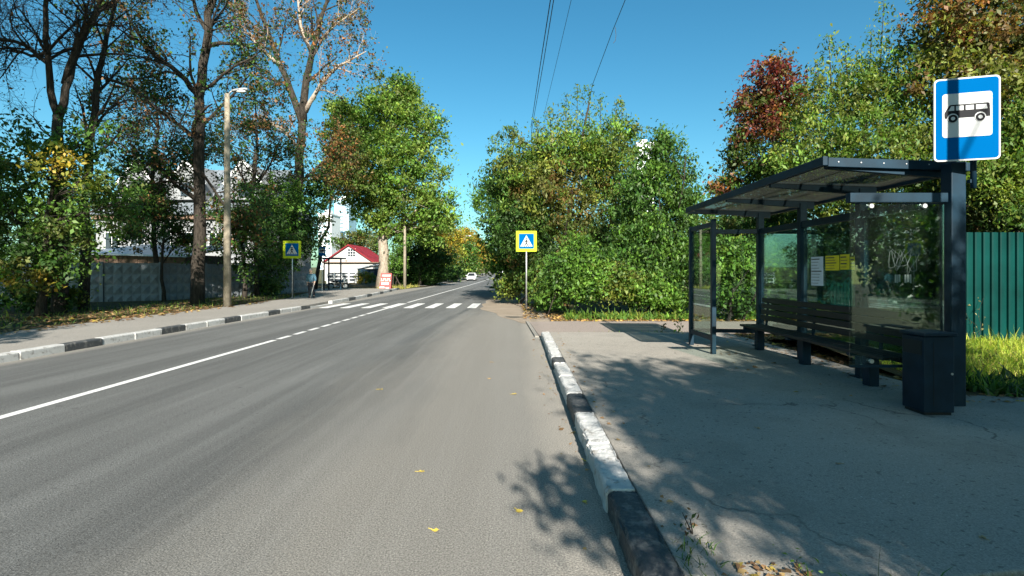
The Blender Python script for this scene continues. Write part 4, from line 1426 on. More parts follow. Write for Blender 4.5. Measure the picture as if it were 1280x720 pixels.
fs_ = thing('bus_shelter', 'small dark bus shelter across the road before the white house', 'bus shelter', (WX(411, 44), 44, .15))
for px_ in (405, 411, 426):
    obj('post', MB().box(WX(px_, 44) - .05, WX(px_, 44) + .05, 43.95, 44.05, .146, WZ(324, 44)), M['steel'], fs_)
obj('roof', MB().box(WX(402, 44), WX(428, 44), 43.2, 45, WZ(323.8, 44), WZ(322.2, 44)), M['steel'], fs_)
obj('bench_seat', MB().box(WX(405.5, 44), WX(425, 44), 44.1, 44.5, .55, .6), M['wood_dark'], fs_)
t = thing('bus_stop_sign', 'small blue and white bus stop sign across the road', 'road sign', (WX(402.5, 42), 42, .15))
obj('post', MB().tube([(WX(402.5, 42), 42.04, .1), (WX(402.5, 42), 42.04, WZ(309, 42))], .035, 8), M['steel_light'], t)
b_ = obj('board', MB().box(WX(398, 42), WX(407, 42), 41.97, 41.99, WZ(320, 42), WZ(308, 42)), M['sign_blue'], t)
obj('white_panel', MB().box(WX(399.2, 42), WX(405.8, 42), 41.96, 41.968, WZ(316, 42), WZ(311, 42)), M['sign_white'], b_)
obj('bus_pictogram', MB().box(WX(400.2, 42), WX(404.8, 42), 41.95, 41.958, WZ(314.4, 42), WZ(312.4, 42)), M['sign_black'], b_)

YA = 48.5
ab = thing('advert_board', 'red sandwich advert board with white lettering at the foot of the tall tree', 'advert board', (WX(482, YA), YA, .1))
x0, x1 = WX(475, YA), WX(489.5, YA); z1 = WZ(341.5, YA)
bf = obj('front_panel', MB().add([(x0, YA - .35, .1), (x1, YA - .35, .1), (x1 + .02, YA, z1), (x0 + .12, YA, z1), (x0, YA - .31, .1), (x1, YA - .31, .1), (x1 + .02, YA + .04, z1), (x0 + .12, YA + .04, z1)],
                                 [(0, 1, 2, 3), (7, 6, 5, 4), (0, 4, 5, 1), (1, 5, 6, 2), (2, 6, 7, 3), (3, 7, 4, 0)]), M['red_board'], ab)
obj('back_panel', MB().bar(((x0 + x1) / 2, YA + .5, .1), ((x0 + x1) / 2, YA + .08, z1), .95, .04), M['red_board'], ab)
def adp(u, v):      # point on the slanted front: u,v in 0..1
    return Vector((x0 + .12 * v + (x1 - x0 - .1 * v) * u, YA - .35 + .35 * v - .012, .1 + (z1 - .1) * v))
def adq(name, u0, u1, v0, v1, m):
    c = [adp(u0, v0), adp(u1, v0), adp(u1, v1), adp(u0, v1)]
    obj(name, MB().add(c + [p + Vector((0, .008, 0)) for p in c], [(0, 1, 2, 3), (7, 6, 5, 4), (0, 4, 5, 1), (1, 5, 6, 2), (2, 6, 7, 3), (3, 7, 4, 0)]), M[m], bf)
adq('white_band', .12, .9, .8, .9, 'sign_white')
for k in range(5):
    u = .08 + k * .18
    adq('letter', u, u + .05, .5, .68, 'cream_print'); adq('letter', u + .055, u + .12, .62 if k % 2 else .5, .68 if k % 2 else .56, 'cream_print')
for k in range(4):
    u = .16 + k * .17
    adq('letter', u, u + .12, .27, .42, 'paper_white')
adq('white_band', .02, .45, .06, .15, 'sign_white'); adq('white_band', .55, .85, .04, .11, 'sign_white')

# ------------------------------------------------------------------ left trees
GR_L = 'trees along the left side of the street'
Y1 = 19.5
b1 = PT(72, 398, Y1)
limb_tree('forked_tree', 'dark bare tree forking into two stems at the left edge', (b1[0], b1[1], .1), [
    ([(b1[0], Y1, -.1), PT(76, 300, Y1), PT(72, 200, Y1), PT(73, 142, Y1)], [.26, .22, .18, .16], 0),
    ([PT(73, 145, Y1), PT(62, 100, Y1), PT(57, 50, Y1 - .3), PT(59, -10, Y1 - .5), PT(66, -90, Y1)], [.13, .11, .09, .07, .03], 6.0),
    ([PT(74, 145, Y1), PT(86, 95, Y1), PT(103, 50, Y1 + .4), PT(125, 12, Y1 + .6), PT(165, -12, Y1 + .6), PT(210, -30, Y1)], [.14, .12, .1, .08, .06, .03], 6.0),
    ([PT(80, 105, Y1), PT(97, 50, Y1 - .4), PT(115, 22, Y1 - .6), PT(135, -15, Y1 - .6)], [.1, .09, .07, .04], 5),
    ([PT(61, 80, Y1), PT(30, 55, Y1), PT(0, 48, Y1 - .5), PT(-40, 40, Y1)], [.09, .07, .05, .03], 4.5),
    ([PT(58, 65, Y1), PT(40, 70, Y1 + .4), PT(10, 60, Y1 + 1), PT(-20, 62, Y1)], [.07, .06, .04, .03], 4),
], 11, [(BR, 1), (DG, 1)], nch=(14, 8, 5), maxlev=3, spread=.9, leaf_n=500, leaf_per=3, size=.1, rc=.2)
b2 = PT(104, 392, Y1 + 1.5)
limb_tree('slender_tree', 'slender dark bare tree right of the forked tree', (b2[0], b2[1], .1), [
    ([(b2[0], Y1 + 1.5, -.1), PT(106, 250, Y1 + 1.5), PT(117, 140, Y1 + 1.5), PT(124, 90, Y1 + 1.5), PT(134, 45, Y1 + 1.5), PT(150, -20, Y1 + 1.5)], [.2, .17, .13, .11, .08, .03], 5.0),
    ([PT(122, 95, Y1 + 1.5), PT(165, 108, Y1 + 1.5), PT(190, 130, Y1 + 1.7), PT(205, 150, Y1 + 1.5)], [.07, .06, .05, .03], 3.5),
], 12, [(BR, 1), (DG, 1)], nch=(14, 8, 4), maxlev=3, spread=.95, leaf_n=350, leaf_per=3, size=.1, rc=.2)

YS = 18.0
YEL = [(YE, 2), (YG, 2), (LG, 1)]
leafy_tree('maple_tree', 'green maple with yellow patches growing over the left pavement edge', (WX(50, YS), YS, .1), PT(66, 210, YS), .16, [
    LB(30, 200, YS, 55, 60, 1.4), LB(100, 190, YS + .5, 50, 55, 1.3), LB(10, 290, YS, 60, 70, 1.5), LB(90, 280, YS, 70, 60, 1.5), LB(40, 330, YS - .5, 60, 50, 1.3),
    LB(140, 250, YS + .8, 45, 45, 1.2), LB(70, 205, YS - .8, 24, 26, .7, YEL, 1.2), LB(30, 345, YS - .9, 32, 28, .8, [(YE, 1), (YG, 2), (OL, 2)], 1.0), LB(150, 265, YS - .2, 30, 30, .8),
    LB(-25, 240, YS, 40, 90, 1.3), LB(110, 225, YS - .7, 22, 22, .6, [(LG, 2), (YG, 1), (YE, .4)])],
    [(G_, 4), (DG, 4), (LG, 1.6), (OL, 1)], 470, 24, .16, .36, 21, group=GR_L, twigs=12)
leafy_tree('maple_tree', 'low green bush under the forked tree against the fence', (WX(62, 20.5), 20.5, .1), PT(60, 350, 20.5), .08, [
    LB(40, 372, 20.5, 45, 20, .8), LB(85, 372, 20, 25, 18, .7)], [(G_, 3), (DG, 3), (YG, 1)], 120, 22, .14, .28, 22, group=GR_L, cat='shrub', stems=3)

Y2 = 25.0
b3 = PT(247, 383, Y2)
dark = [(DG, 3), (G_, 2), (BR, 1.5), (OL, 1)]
limb_tree('poplar_tree', 'tall dark poplar left of the concrete lamp', (b3[0], b3[1], .1), [
    ([(b3[0], Y2, -.2), PT(249, 300, Y2), PT(250, 200, Y2), PT(250, 120, Y2), PT(257, 60, Y2), PT(266, 0, Y2), PT(272, -60, Y2)], [.33, .27, .24, .21, .19, .16, .09], 7),
    ([PT(247, 118, Y2), PT(225, 92, Y2), PT(190, 65, Y2 - .5), PT(165, 45, Y2 - .5), PT(160, 15, Y2)], [.14, .12, .09, .06, .03], 5),
    ([PT(250, 175, Y2), PT(215, 150, Y2 + .4), PT(185, 128, Y2 + .8), PT(160, 100, Y2 + .6)], [.11, .09, .06, .03], 4.5),
    ([PT(252, 215, Y2), PT(285, 262, Y2 - .3), PT(300, 285, Y2 - .4)], [.07, .05, .03], 3),
    ([PT(262, 45, Y2), PT(245, 15, Y2 + .3), PT(235, -30, Y2)], [.12, .09, .05], 5),
    ([PT(252, 240, Y2), PT(215, 225, Y2 - .5), PT(180, 232, Y2 - .6)], [.06, .05, .02], 3.5),
    ([PT(250, 160, Y2), PT(290, 120, Y2 + .5), PT(315, 90, Y2 + .8)], [.08, .06, .03], 4)
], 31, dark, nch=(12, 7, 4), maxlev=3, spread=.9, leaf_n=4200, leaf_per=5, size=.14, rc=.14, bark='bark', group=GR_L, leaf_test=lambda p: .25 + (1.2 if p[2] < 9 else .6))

b5 = PT(322, 374, 33)
limb_tree('slender_tree', 'slender dark tree with sparse leaves right of the concrete lamp', (b5[0], 33, .1), [
    ([(b5[0], 33, -.2), PT(320, 300, 33), PT(316, 240, 33), PT(322, 180, 33), PT(318, 120, 33)], [.16, .14, .11, .08, .03], 6.5),
    ([PT(317, 250, 33), PT(300, 215, 33), PT(285, 180, 33.4)], [.08, .06, .02], 4.5),
    ([PT(318, 235, 33), PT(338, 205, 33), PT(352, 170, 33.4)], [.08, .06, .02], 4.5)
], 36, [(DG, 3), (G_, 1), (BR, 1)], nch=(13, 7, 4), maxlev=3, spread=.95, leaf_n=1700, leaf_per=5, size=.14, rc=.15, group=GR_L)
b6 = PT(196, 380, 28.5)
limb_tree('slender_tree', 'slender twiggy tree between the forked tree and the dark poplar', (b6[0], 28.5, .0), [
    ([(b6[0], 28.5, -.3), PT(194, 300, 28.5), PT(190, 230, 28.5), PT(198, 160, 28.5), PT(192, 100, 28.5)], [.14, .12, .1, .07, .03], 6),
    ([PT(191, 240, 28.5), PT(215, 205, 28.5), PT(232, 180, 28.8)], [.07, .05, .02], 4),
    ([PT(191, 225, 28.5), PT(170, 195, 28.5), PT(150, 180, 28.8)], [.07, .05, .02], 4)
], 37, [(DG, 3), (G_, 1), (BR, 1)], nch=(13, 7, 4), maxlev=3, spread=.95, leaf_n=1200, leaf_per=5, size=.13, rc=.15, group=GR_L)
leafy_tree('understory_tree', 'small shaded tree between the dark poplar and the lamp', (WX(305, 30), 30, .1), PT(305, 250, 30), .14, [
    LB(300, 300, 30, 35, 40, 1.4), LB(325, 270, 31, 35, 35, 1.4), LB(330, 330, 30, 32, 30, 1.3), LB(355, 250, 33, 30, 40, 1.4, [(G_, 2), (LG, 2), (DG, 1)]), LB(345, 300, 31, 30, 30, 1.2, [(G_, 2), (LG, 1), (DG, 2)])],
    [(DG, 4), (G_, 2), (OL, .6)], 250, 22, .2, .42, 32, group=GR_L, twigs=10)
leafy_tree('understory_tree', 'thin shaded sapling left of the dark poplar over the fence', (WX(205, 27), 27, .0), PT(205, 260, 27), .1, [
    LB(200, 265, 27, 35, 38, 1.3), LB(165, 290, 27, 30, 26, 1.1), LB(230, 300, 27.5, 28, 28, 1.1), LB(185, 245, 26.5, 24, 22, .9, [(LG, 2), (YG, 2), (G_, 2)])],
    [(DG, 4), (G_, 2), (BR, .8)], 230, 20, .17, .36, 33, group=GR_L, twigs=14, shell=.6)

Y3 = 39.0
b4 = PT(363, 366, Y3)
limb_tree('poplar_tree', 'tall poplar with pale dead top behind the left crossing sign', (b4[0], b4[1], .1), [
    ([(b4[0], Y3, -.2), PT(366, 300, Y3), PT(372, 220, Y3), PT(378, 150, Y3)], [.44, .38, .33, .29], 0),
    ([PT(378, 155, Y3), PT(362, 110, Y3), PT(345, 65, Y3 + .4), PT(325, 15, Y3 + .6), PT(310, -40, Y3)], [.28, .24, .19, .13, .05], 7),
    ([PT(379, 152, Y3), PT(384, 100, Y3), PT(392, 60, Y3 - .5), PT(402, 20, Y3 - .5), PT(418, -30, Y3)], [.3, .26, .2, .14, .06], 7),
    ([PT(382, 140, Y3), PT(400, 105, Y3 - .4), PT(425, 82, Y3 - .5), PT(458, 64, Y3 - .4)], [.19, .14, .1, .03], 5.5),
    ([PT(390, 68, Y3), PT(376, 35, Y3), PT(372, -10, Y3)], [.16, .11, .05], 6),
    ([PT(400, 50, Y3), PT(420, 30, Y3), PT(450, 10, Y3)], [.12, .08, .03], 5),
    ([PT(372, 185, Y3), PT(352, 160, Y3), PT(325, 150, Y3 - .4)], [.14, .1, .04], 5),
    ([PT(350, 80, Y3), PT(325, 60, Y3), PT(300, 30, Y3 - .4)], [.14, .1, .04], 5),
    ([PT(374, 230, Y3), PT(400, 205, Y3), PT(425, 190, Y3)], [.12, .08, .03], 4.5)
], 41, [(BR, 2.4), (OR, .5), (DG, 1.4), (OL, 1)], nch=(10, 6, 4), maxlev=3, spread=.8, leaf_n=2800, leaf_per=4, size=.18, rc=.17, group=GR_L, deadtop=13,
    leaf_test=lambda p: 1.0 if p[2] < 13 else .42)
leafy_tree('understory_tree', 'green tree at the foot of the dead topped poplar', (WX(352, 37), 37, .1), PT(350, 260, 37), .2, [
    LB(340, 255, 37, 32, 35, 1.8, [(G_, 3), (LG, 2), (DG, 1)]), LB(365, 275, 37, 35, 30, 1.8), LB(390, 240, 40, 30, 40, 1.8), LB(385, 300, 38, 25, 25, 1.5), LB(345, 320, 36, 30, 25, 1.5), LB(330, 350, 35, 28, 18, 1.4)],
    [(DG, 4), (G_, 3), (OL, .5)], 420, 22, .24, .5, 42, group=GR_L, twigs=10)
leafy_tree('understory_tree', 'brownish leafed tree leaning toward the tall green tree', (WX(393, 46), 46, .1), PT(420, 220, 46), .2, [
    LB(432, 185, 46, 28, 32, 1.9), LB(420, 225, 46, 30, 28, 1.9), LB(445, 215, 47, 22, 28, 1.7)],
    [(OL, 3), (BR, 1.6), (YG, 2), (G_, 2)], 240, 22, .26, .55, 43, group=GR_L, twigs=10)
leafy_tree('shrub', 'dark shrub growing along the concrete fence', (WX(318, 34.5), 34.5, .1), PT(318, 355, 34.5), .06, [
    LB(300, 362, 34.5, 24, 12, .8), LB(335, 360, 34, 20, 14, .8)], [(DG, 3), (G_, 1)], 110, 18, .16, .3, 44, group=GR_L, cat='shrub', stems=3)

# tall sunlit poplar
Y4 = 53.0
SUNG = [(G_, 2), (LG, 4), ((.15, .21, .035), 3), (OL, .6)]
leafy_tree('poplar_tree', 'tall sunlit green poplar with pale trunk beside the red advert board', (WX(478, Y4), Y4, 0), PT(492, 150, Y4), .62, [
    LB(490, 128, Y4, 36, 34, 3), LB(455, 160, Y4, 40, 36, 3.2), LB(520, 160, Y4, 36, 36, 3), LB(440, 200, Y4 - 1, 36, 34, 3), LB(490, 195, Y4 - 1.5, 42, 36, 3.2), LB(530, 205, Y4, 30, 34, 2.8),
    LB(460, 245, Y4 - 1, 38, 30, 3), LB(510, 245, Y4 - 1, 38, 32, 3), LB(545, 262, Y4 + 1, 28, 30, 2.8), LB(475, 275, Y4 - 1, 32, 20, 2.6), LB(530, 285, Y4 + 1, 34, 22, 2.6), LB(425, 150, Y4, 20, 26, 2), LB(505, 112, Y4, 18, 20, 1.7)],
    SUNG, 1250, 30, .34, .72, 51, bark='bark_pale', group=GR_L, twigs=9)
leafy_tree('shrub', 'yellow green shrub beside the white gate', (WX(455, 72), 72, 0), PT(455, 345, 72), .08, [
    LB(453, 348, 72, 9, 10, .9), LB(464, 349, 72.5, 8, 8, .8, [(YG, 2), (G_, 2)])], [(YE, 2), (YG, 3)], 90, 16, .22, .3, 52, group=GR_L, cat='shrub', stems=3)
leafy_tree('shrub', 'green suckers around the pale poplar trunk', (WX(497, 53), 53, 0), PT(497, 330, 53), .1, [
    LB(497, 325, 53, 14, 22, 1.2), LB(500, 300, 53, 12, 16, 1.2)], [(G_, 3), (LG, 2)], 110, 18, .24, .42, 53, group=GR_L, cat='shrub', stems=3)
# small trees behind the white house
leafy_tree('garden_tree', 'olive green tree behind the red roofed house', (WX(455, 118), 118, 0), PT(455, 300, 118), .3, [
    LB(452, 300, 118, 24, 13, 3), LB(472, 308, 116, 12, 14, 2.5), LB(428, 303, 120, 14, 9, 2.5)], [(OL, 3), (G_, 2), (BR, .6)], 200, 20, .5, .9, 54, group=GR_L)

# row beyond: dark tree, yellow trees, far ones
rowspec = [
    ('lime_tree', 'dark shady tree just beyond the tall poplar', 62, [(525, 315, 30, 32), (510, 330, 22, 26), (545, 325, 26, 26), (530, 345, 34, 12)], [(DG, 4), (G_, 2)], 420, .34),
    ('birch_tree', 'yellow autumn tree beyond the dark tree on the left', 76, [(548, 290, 22, 24), (562, 305, 20, 22), (540, 312, 18, 20)], [(YE, 3), (YG, 3), (OL, 1.5)], 330, .4),
    ('lime_tree', 'green tree behind the white car on the left', 100, [(572, 318, 18, 22), (585, 326, 15, 18), (560, 335, 18, 14)], [(DG, 2), (G_, 3), (YG, 1)], 280, .5),
    ('birch_tree', 'golden tree farther down the left row', 125, [(586, 305, 14, 18), (597, 316, 12, 16), (578, 300, 12, 14)], [(YE, 3), (OR, .8), (YG, 2)], 240, .6),
    ('lime_tree', 'far green tree in the left row', 160, [(600, 326, 10, 13), (592, 330, 10, 10)], [(G_, 2), (YG, 2), (OL, 1)], 170, .7),
    ('birch_tree', 'far golden tree near the end of the road', 200, [(608, 320, 10, 14), (614, 328, 7, 10)], [(YE, 3), (YG, 2)], 170, .8),
    ('lime_tree', 'farthest hazy green tree closing the road', 300, [(622, 326, 9, 11), (632, 324, 10, 13), (614, 330, 8, 8)], [(YG, 2), (OL, 2), (YE, 1)], 200, 1.2),
]
for i, (nm_, lab, Yt, lob, pal, nc, sz) in enumerate(rowspec):
    xb = WX(lob[0][0], Yt)
    leafy_tree(nm_, lab, (xb, Yt, gz(Yt)), PT(lob[0][0], lob[0][1], Yt), .25, [LB(a, b, Yt + k * .6, c, d, max(1.8, c * Yt / F * .8)) for k, (a, b, c, d) in enumerate(lob)],
               pal, nc, 22, sz, sz * 1.9, 60 + i, group='row of trees far along the left side', twigs=6)
# hedge mass at the foot of that row
for i, (pxa, Yt, w_, h_, lab) in enumerate(((520, 66, 30, 15, 'dark hedge at the foot of the dark tree'), (555, 84, 22, 13, 'hedge below the yellow trees'), (580, 125, 14, 11, 'far hedge behind the white car'))):
    leafy_tree('hedge', lab, (WX(pxa, Yt), Yt, gz(Yt)), PT(pxa, 345, Yt), .1, [LB(pxa - w_ * .5, 347, Yt, w_ * .6, h_, 1.6), LB(pxa + w_ * .4, 346, Yt + 1, w_ * .6, h_, 1.6)], [(DG, 4), (G_, 1.5), (YG, .4)], 200, 20, .36, .6, 75 + i, cat='hedge', group='row of trees far along the left side', stems=3)

# ------------------------------------------------------------------ right bushes beyond the path
GR_R = 'thicket of trees on the right beyond the path'
MIX = [(G_, 3), (LG, 3), (YG, 3), (OL, 1.4)]
Y5 = 26.5
sh_ = [(WX(px, Y5), Y5, WZ(200, Y5), WZ(py, Y5), 230) for px, py in ((706, 118), (721, 108), (737, 108), (752, 122), (765, 128), (779, 125), (690, 135), (672, 150), (640, 160))]
leafy_tree('ash_leaved_maple', 'large yellow green bushy maple behind the right crossing sign', (WX(700, Y5 + .5), Y5 + .5, 0), PT(710, 190, Y5), .2, [
    LB(715, 188, Y5, 56, 38, 2.2), LB(655, 205, Y5, 46, 40, 2), LB(768, 192, Y5 - 1, 42, 42, 2), LB(628, 245, Y5 + 1, 34, 45, 1.7, [(G_, 3), (DG, 2), (LG, 2)]), LB(690, 240, Y5 - .8, 58, 45, 2, [(YG, 3), (OL, 3), (BR, 1.6), (G_, 1)]),
    LB(760, 240, Y5 - .5, 46, 45, 1.8, [(YG, 2), (OL, 2), (BR, 1), (G_, 2)]), LB(650, 285, Y5 - .3, 44, 42, 1.7, [(DG, 3), (G_, 3), (OL, 1)]), LB(730, 290, Y5 - 1, 50, 40, 1.8, [(OL, 2), (BR, 1.2), (G_, 2), (YG, 1)]), LB(685, 330, Y5 - .8, 44, 32, 1.6, [(G_, 3), (DG, 3), (BR, .6)])],
    MIX, 1150, 30, .19, .42, 81, group=GR_R, stems=5, twigs=10, shoots=sh_, aspect=.42, droop=.5)
Y6 = 20.6
leafy_tree('bird_cherry_tree', 'dense dark green tree between the thicket and the shelter', (WX(825, Y6), Y6, 0), PT(828, 230, Y6), .14, [
    LB(825, 215, Y6, 34, 42, 1.3), LB(800, 250, Y6, 36, 40, 1.3), LB(850, 255, Y6, 30, 40, 1.2), LB(810, 300, Y6 - .3, 44, 40, 1.5), LB(855, 310, Y6, 34, 42, 1.3), LB(780, 330, Y6 - .5, 38, 32, 1.3), LB(835, 350, Y6 - .5, 44, 30, 1.3), LB(828, 185, Y6, 14, 24, .6)],
    [(DG, 3), (G_, 4), (LG, 1.4)], 900, 28, .16, .36, 82, group=GR_R, stems=4, twigs=10, aspect=.45, droop=.7,
    shoots=[(WX(px, Y6), Y6, WZ(220, Y6), WZ(py, Y6), 160) for px, py in ((826, 158), (835, 165), (812, 185), (852, 195), (864, 215))])
leafy_tree('shrub', 'bright green low shrub in front of the thicket, left one', (WX(715, 20), 20, 0), PT(715, 350, 20), .06, [
    LB(706, 347, 20, 30, 28, 1.0), LB(735, 350, 19.6, 34, 28, 1.0), LB(720, 320, 20.4, 30, 25, .9), LB(692, 368, 20, 18, 14, .6)], [(LG, 3), (G_, 3), (DG, 1)], 420, 24, .14, .3, 83, group=GR_R, cat='shrub', stems=4)
leafy_tree('shrub', 'pale leafed shrub in front of the thicket, near the shelter', (WX(785, 19.4), 19.4, 0), PT(785, 350, 19.4), .06, [
    LB(775, 355, 19.4, 30, 26, .9), LB(805, 365, 19.2, 28, 20, .8, [(LG, 3), (G_, 2)]), LB(840, 372, 19, 28, 15, .7, [(LG, 3), (G_, 2)])], [(YG, 3), (OL, 1), (G_, 2)], 320, 22, .14, .28, 84, group=GR_R, cat='shrub', stems=4)
leafy_tree('shrub', 'green shrub at the foot of the right crossing sign', (WX(648, 27), 27, 0), PT(648, 350, 27), .06, [
    LB(646, 352, 27, 15, 18, .8), LB(668, 345, 26, 20, 26, .9), LB(634, 360, 27, 9, 11, .6), LB(680, 362, 24, 16, 16, .7)], [(G_, 3), (YG, 2), (OL, 1), (DG, 1)], 260, 20, .17, .32, 85, group=GR_R, cat='shrub', stems=4)
for i, (pxa, Yt, tp, pal, lab) in enumerate(((628, 33, 215, [(G_, 3), (DG, 2), (LG, 1)], 'leaning green tree over the far shoulder on the right'), (650, 44, 225, [(DG, 3), (G_, 2)], 'dark tree behind the leaning tree on the right'),
                                             (645, 62, 280, [(G_, 2), (OL, 1), (DG, 1)], 'distant tree on the right shoulder'), (640, 95, 305, [(G_, 2), (YG, 1), (OL, 1)], 'far tree on the right shoulder'), (641, 150, 318, [(OL, 2), (YG, 1), (G_, 1)], 'farthest small tree on the right shoulder'))):
    h_ = 340 - tp
    rw = 30 * 33 / Yt + 8
    leafy_tree('roadside_tree', lab, (WX(pxa + 12, Yt), Yt, gz(Yt)), PT(pxa + 8, tp + h_ * .35, Yt), .14, [
        LB(pxa + 8, tp + h_ * .25, Yt, rw, h_ * .26, None), LB(pxa + 2, tp + h_ * .55, Yt, rw * .8, h_ * .26, None), LB(pxa + 16, tp + h_ * .8, Yt, rw, h_ * .28, None), LB(pxa + 12, tp + h_ * 1.0, Yt, rw * .7, h_ * .2, None)],
        pal, 330, 22, .2 * (1 + Yt / 90), .4 * (1 + Yt / 90), 90 + i, group=GR_R, stems=2, twigs=8)

# ------------------------------------------------------------------ trees behind the shelter
GR_S = 'trees behind the bus shelter'
REDP = [(RD, 4), (BR, 1.2), (OR, .5), (OL, 1)]
leafy_tree('red_maple_tree', 'tree with red autumn crown behind the shelter', (WX(965, 21), 21, 0), PT(965, 150, 21), .16, [
    LB(962, 112, 21, 34, 38, 1.2, REDP), LB(945, 150, 21, 34, 32, 1.1, [(RD, 2), (OR, 1), (OL, 1), (G_, 1)]), LB(925, 190, 21, 24, 28, .9, [(OL, 2), (RD, 1), (G_, 2)]), LB(985, 150, 21.5, 34, 40, 1.2, [(RD, 1), (OL, 2), (YG, 2)]),
    LB(955, 215, 20.5, 44, 35, 1.4, [(G_, 3), (OL, 1), (RD, .3)]), LB(905, 235, 21, 20, 20, .7, [(OR, 1), (G_, 2), (RD, 1)]), LB(960, 290, 20, 50, 45, 1.6), LB(925, 320, 20, 40, 40, 1.4), LB(990, 340, 20, 46, 40, 1.5)],
    [(G_, 3), (DG, 3), (OL, 1)], 900, 26, .16, .34, 101, group=GR_S, twigs=9, shoots=[(WX(px, 21), 21, WZ(140, 21), WZ(py, 21), 120) for px, py in ((968, 66), (950, 75), (985, 85))])
YGP = [(YG, 3), (OL, 1.2), (LG, 2.6), (G_, 2.6)]
leafy_tree('ash_leaved_maple', 'large pale yellow green maple over the shelter roof', (WX(1085, 17), 17, 0), PT(1080, 120, 17), .22, [
    LB(1050, 130, 17, 52, 48, 1.5), LB(1110, 110, 17, 58, 50, 1.6), LB(1015, 190, 16.5, 48, 42, 1.4), LB(1080, 190, 16, 60, 46, 1.6), LB(1150, 170, 16.5, 55, 55, 1.6), LB(1040, 250, 17, 55, 42, 1.5, [(G_, 2), (YG, 2), (DG, 1)]),
    LB(1120, 250, 16.5, 60, 45, 1.6), LB(1070, 310, 17.5, 55, 40, 1.5, [(DG, 3), (G_, 2)]), LB(1140, 320, 17.5, 50, 40, 1.4, [(DG, 3), (G_, 2), (LG, .7)])],
    YGP, 1150, 28, .15, .34, 102, group=GR_S, twigs=10, aspect=.4, droop=.6,
    shoots=[(WX(px, 17), 17, WZ(125, 17), WZ(py, 17), 220) for px, py in ((1040, 45), (1062, 60), (1098, 2), (1085, 40), (1120, 30), (1025, 78))])
leafy_tree('walnut_tree', 'brown and green tree towering at the upper right corner', (WX(1230, 16), 16, 0), PT(1225, 80, 16), .22, [
    LB(1190, 45, 16, 48, 45, 1.5), LB(1250, 50, 16, 50, 55, 1.6), LB(1215, -20, 16, 60, 45, 1.6), LB(1200, 110, 15.5, 50, 45, 1.5, [(YG, 2), (OL, 2), (BR, 1)]), LB(1265, 130, 15.5, 45, 50, 1.4, [(YG, 3), (OL, 2), (G_, 1)]), LB(1300, 60, 16, 50, 70, 1.6)],
    [(BR, 1.6), (OL, 2), (DG, 2), (OR, .7), (YG, 1.2)], 800, 26, .15, .34, 103, group=GR_S, twigs=14)
leafy_tree('ash_leaved_maple', 'pale leafed maple drooping over the green fence', (WX(1270, 12.5), 12.5, .1), PT(1270, 180, 12.5), .16, [
    LB(1240, 215, 12.5, 48, 42, 1.0), LB(1285, 240, 12.3, 45, 55, 1.0), LB(1225, 265, 13, 42, 28, .9, [(DG, 3), (OL, 1), (G_, 1)]), LB(1262, 180, 12.8, 45, 35, 1.0), LB(1290, 160, 12.5, 40, 40, .9), LB(1280, 268, 11.2, 16, 14, .4, [(G_, 2), (YG, 1)])],
    [(YG, 3), (LG, 2), (OL, 1), (G_, 2)], 620, 24, .13, .28, 104, group=GR_S, twigs=10, aspect=.4, droop=.6)
leafy_tree('roadside_tree', 'dark shady tree filling the gap above the green fence', (WX(1190, 15), 15, .1), PT(1190, 240, 15), .16, [
    LB(1185, 240, 14.5, 45, 45, 1.2), LB(1225, 280, 14.5, 40, 40, 1.1), LB(1175, 300, 15, 40, 40, 1.1), LB(1250, 300, 14.5, 30, 40, 1.0)],
    [(DG, 3), (G_, 1.5), (BR, 1)], 420, 26, .14, .32, 105, group=GR_S, twigs=12)
leafy_tree('roadside_tree', 'green tree seen under the far end of the shelter roof', (WX(915, 17.5), 17.5, .1), PT(915, 300, 17.5), .1, [
    LB(905, 330, 18, 30, 40, .9, [(G_, 2), (LG, 3), (YG, 1)]), LB(945, 330, 17.5, 32, 36, 1.0, [(LG, 3), (G_, 3)]), LB(915, 372, 17.6, 42, 18, .8), LB(985, 372, 18, 42, 20, .9)],
    [(DG, 3), (G_, 3), (LG, 1)], 380, 24, .14, .3, 106, group=GR_S, stems=3)

# background belts so no horizon shows through
for i, (x, Yt, w_, h_, pal, lab) in enumerate((
        (7, 38, 5, 5.5, [(DG, 2), (G_, 2)], 'tree deep in the thicket right of the road'),
        (16, 34, 6, 6.5, [(G_, 2), (OL, 2), (DG, 1)], 'tree beyond the distant green fence, left one'),
        (27, 32, 6, 7, [(OL, 2), (G_, 2), (BR, .6)], 'tree beyond the distant green fence, right one'),
        (24, 20, 4.5, 7, [(DG, 2), (G_, 2)], 'tree beyond the right edge fence'),
        (-34, 62, 7, 8, [(DG, 2), (G_, 2)], 'garden tree behind the large white house'),
        (-46, 50, 7, 9, [(DG, 2), (G_, 2), (YG, 1)], 'garden tree left of the large white house'),
        (-37, 31, 4.5, 6, [(DG, 2), (G_, 2)], 'garden tree behind the concrete fence at the left edge'),
        (-42, 80, 6, 6, [(DG, 3), (G_, 2), (OL, 1)], 'garden tree beyond the house yard'))):
    rngb = np.random.default_rng(200 + i)
    lob = [(x + rngb.normal() * w_ * .35, Yt + rngb.normal() * w_ * .3, h_ * (.45 + .2 * k / 3) + rngb.normal() * .6, w_ * .6, w_ * .55, h_ * .4) for k in range(6)]
    leafy_tree('background_tree', lab, (x, Yt, 0), (x, Yt, h_ * .8), .22, lob, pal, 480, 22, .3, .6, 210 + i, group='background trees', twigs=6)

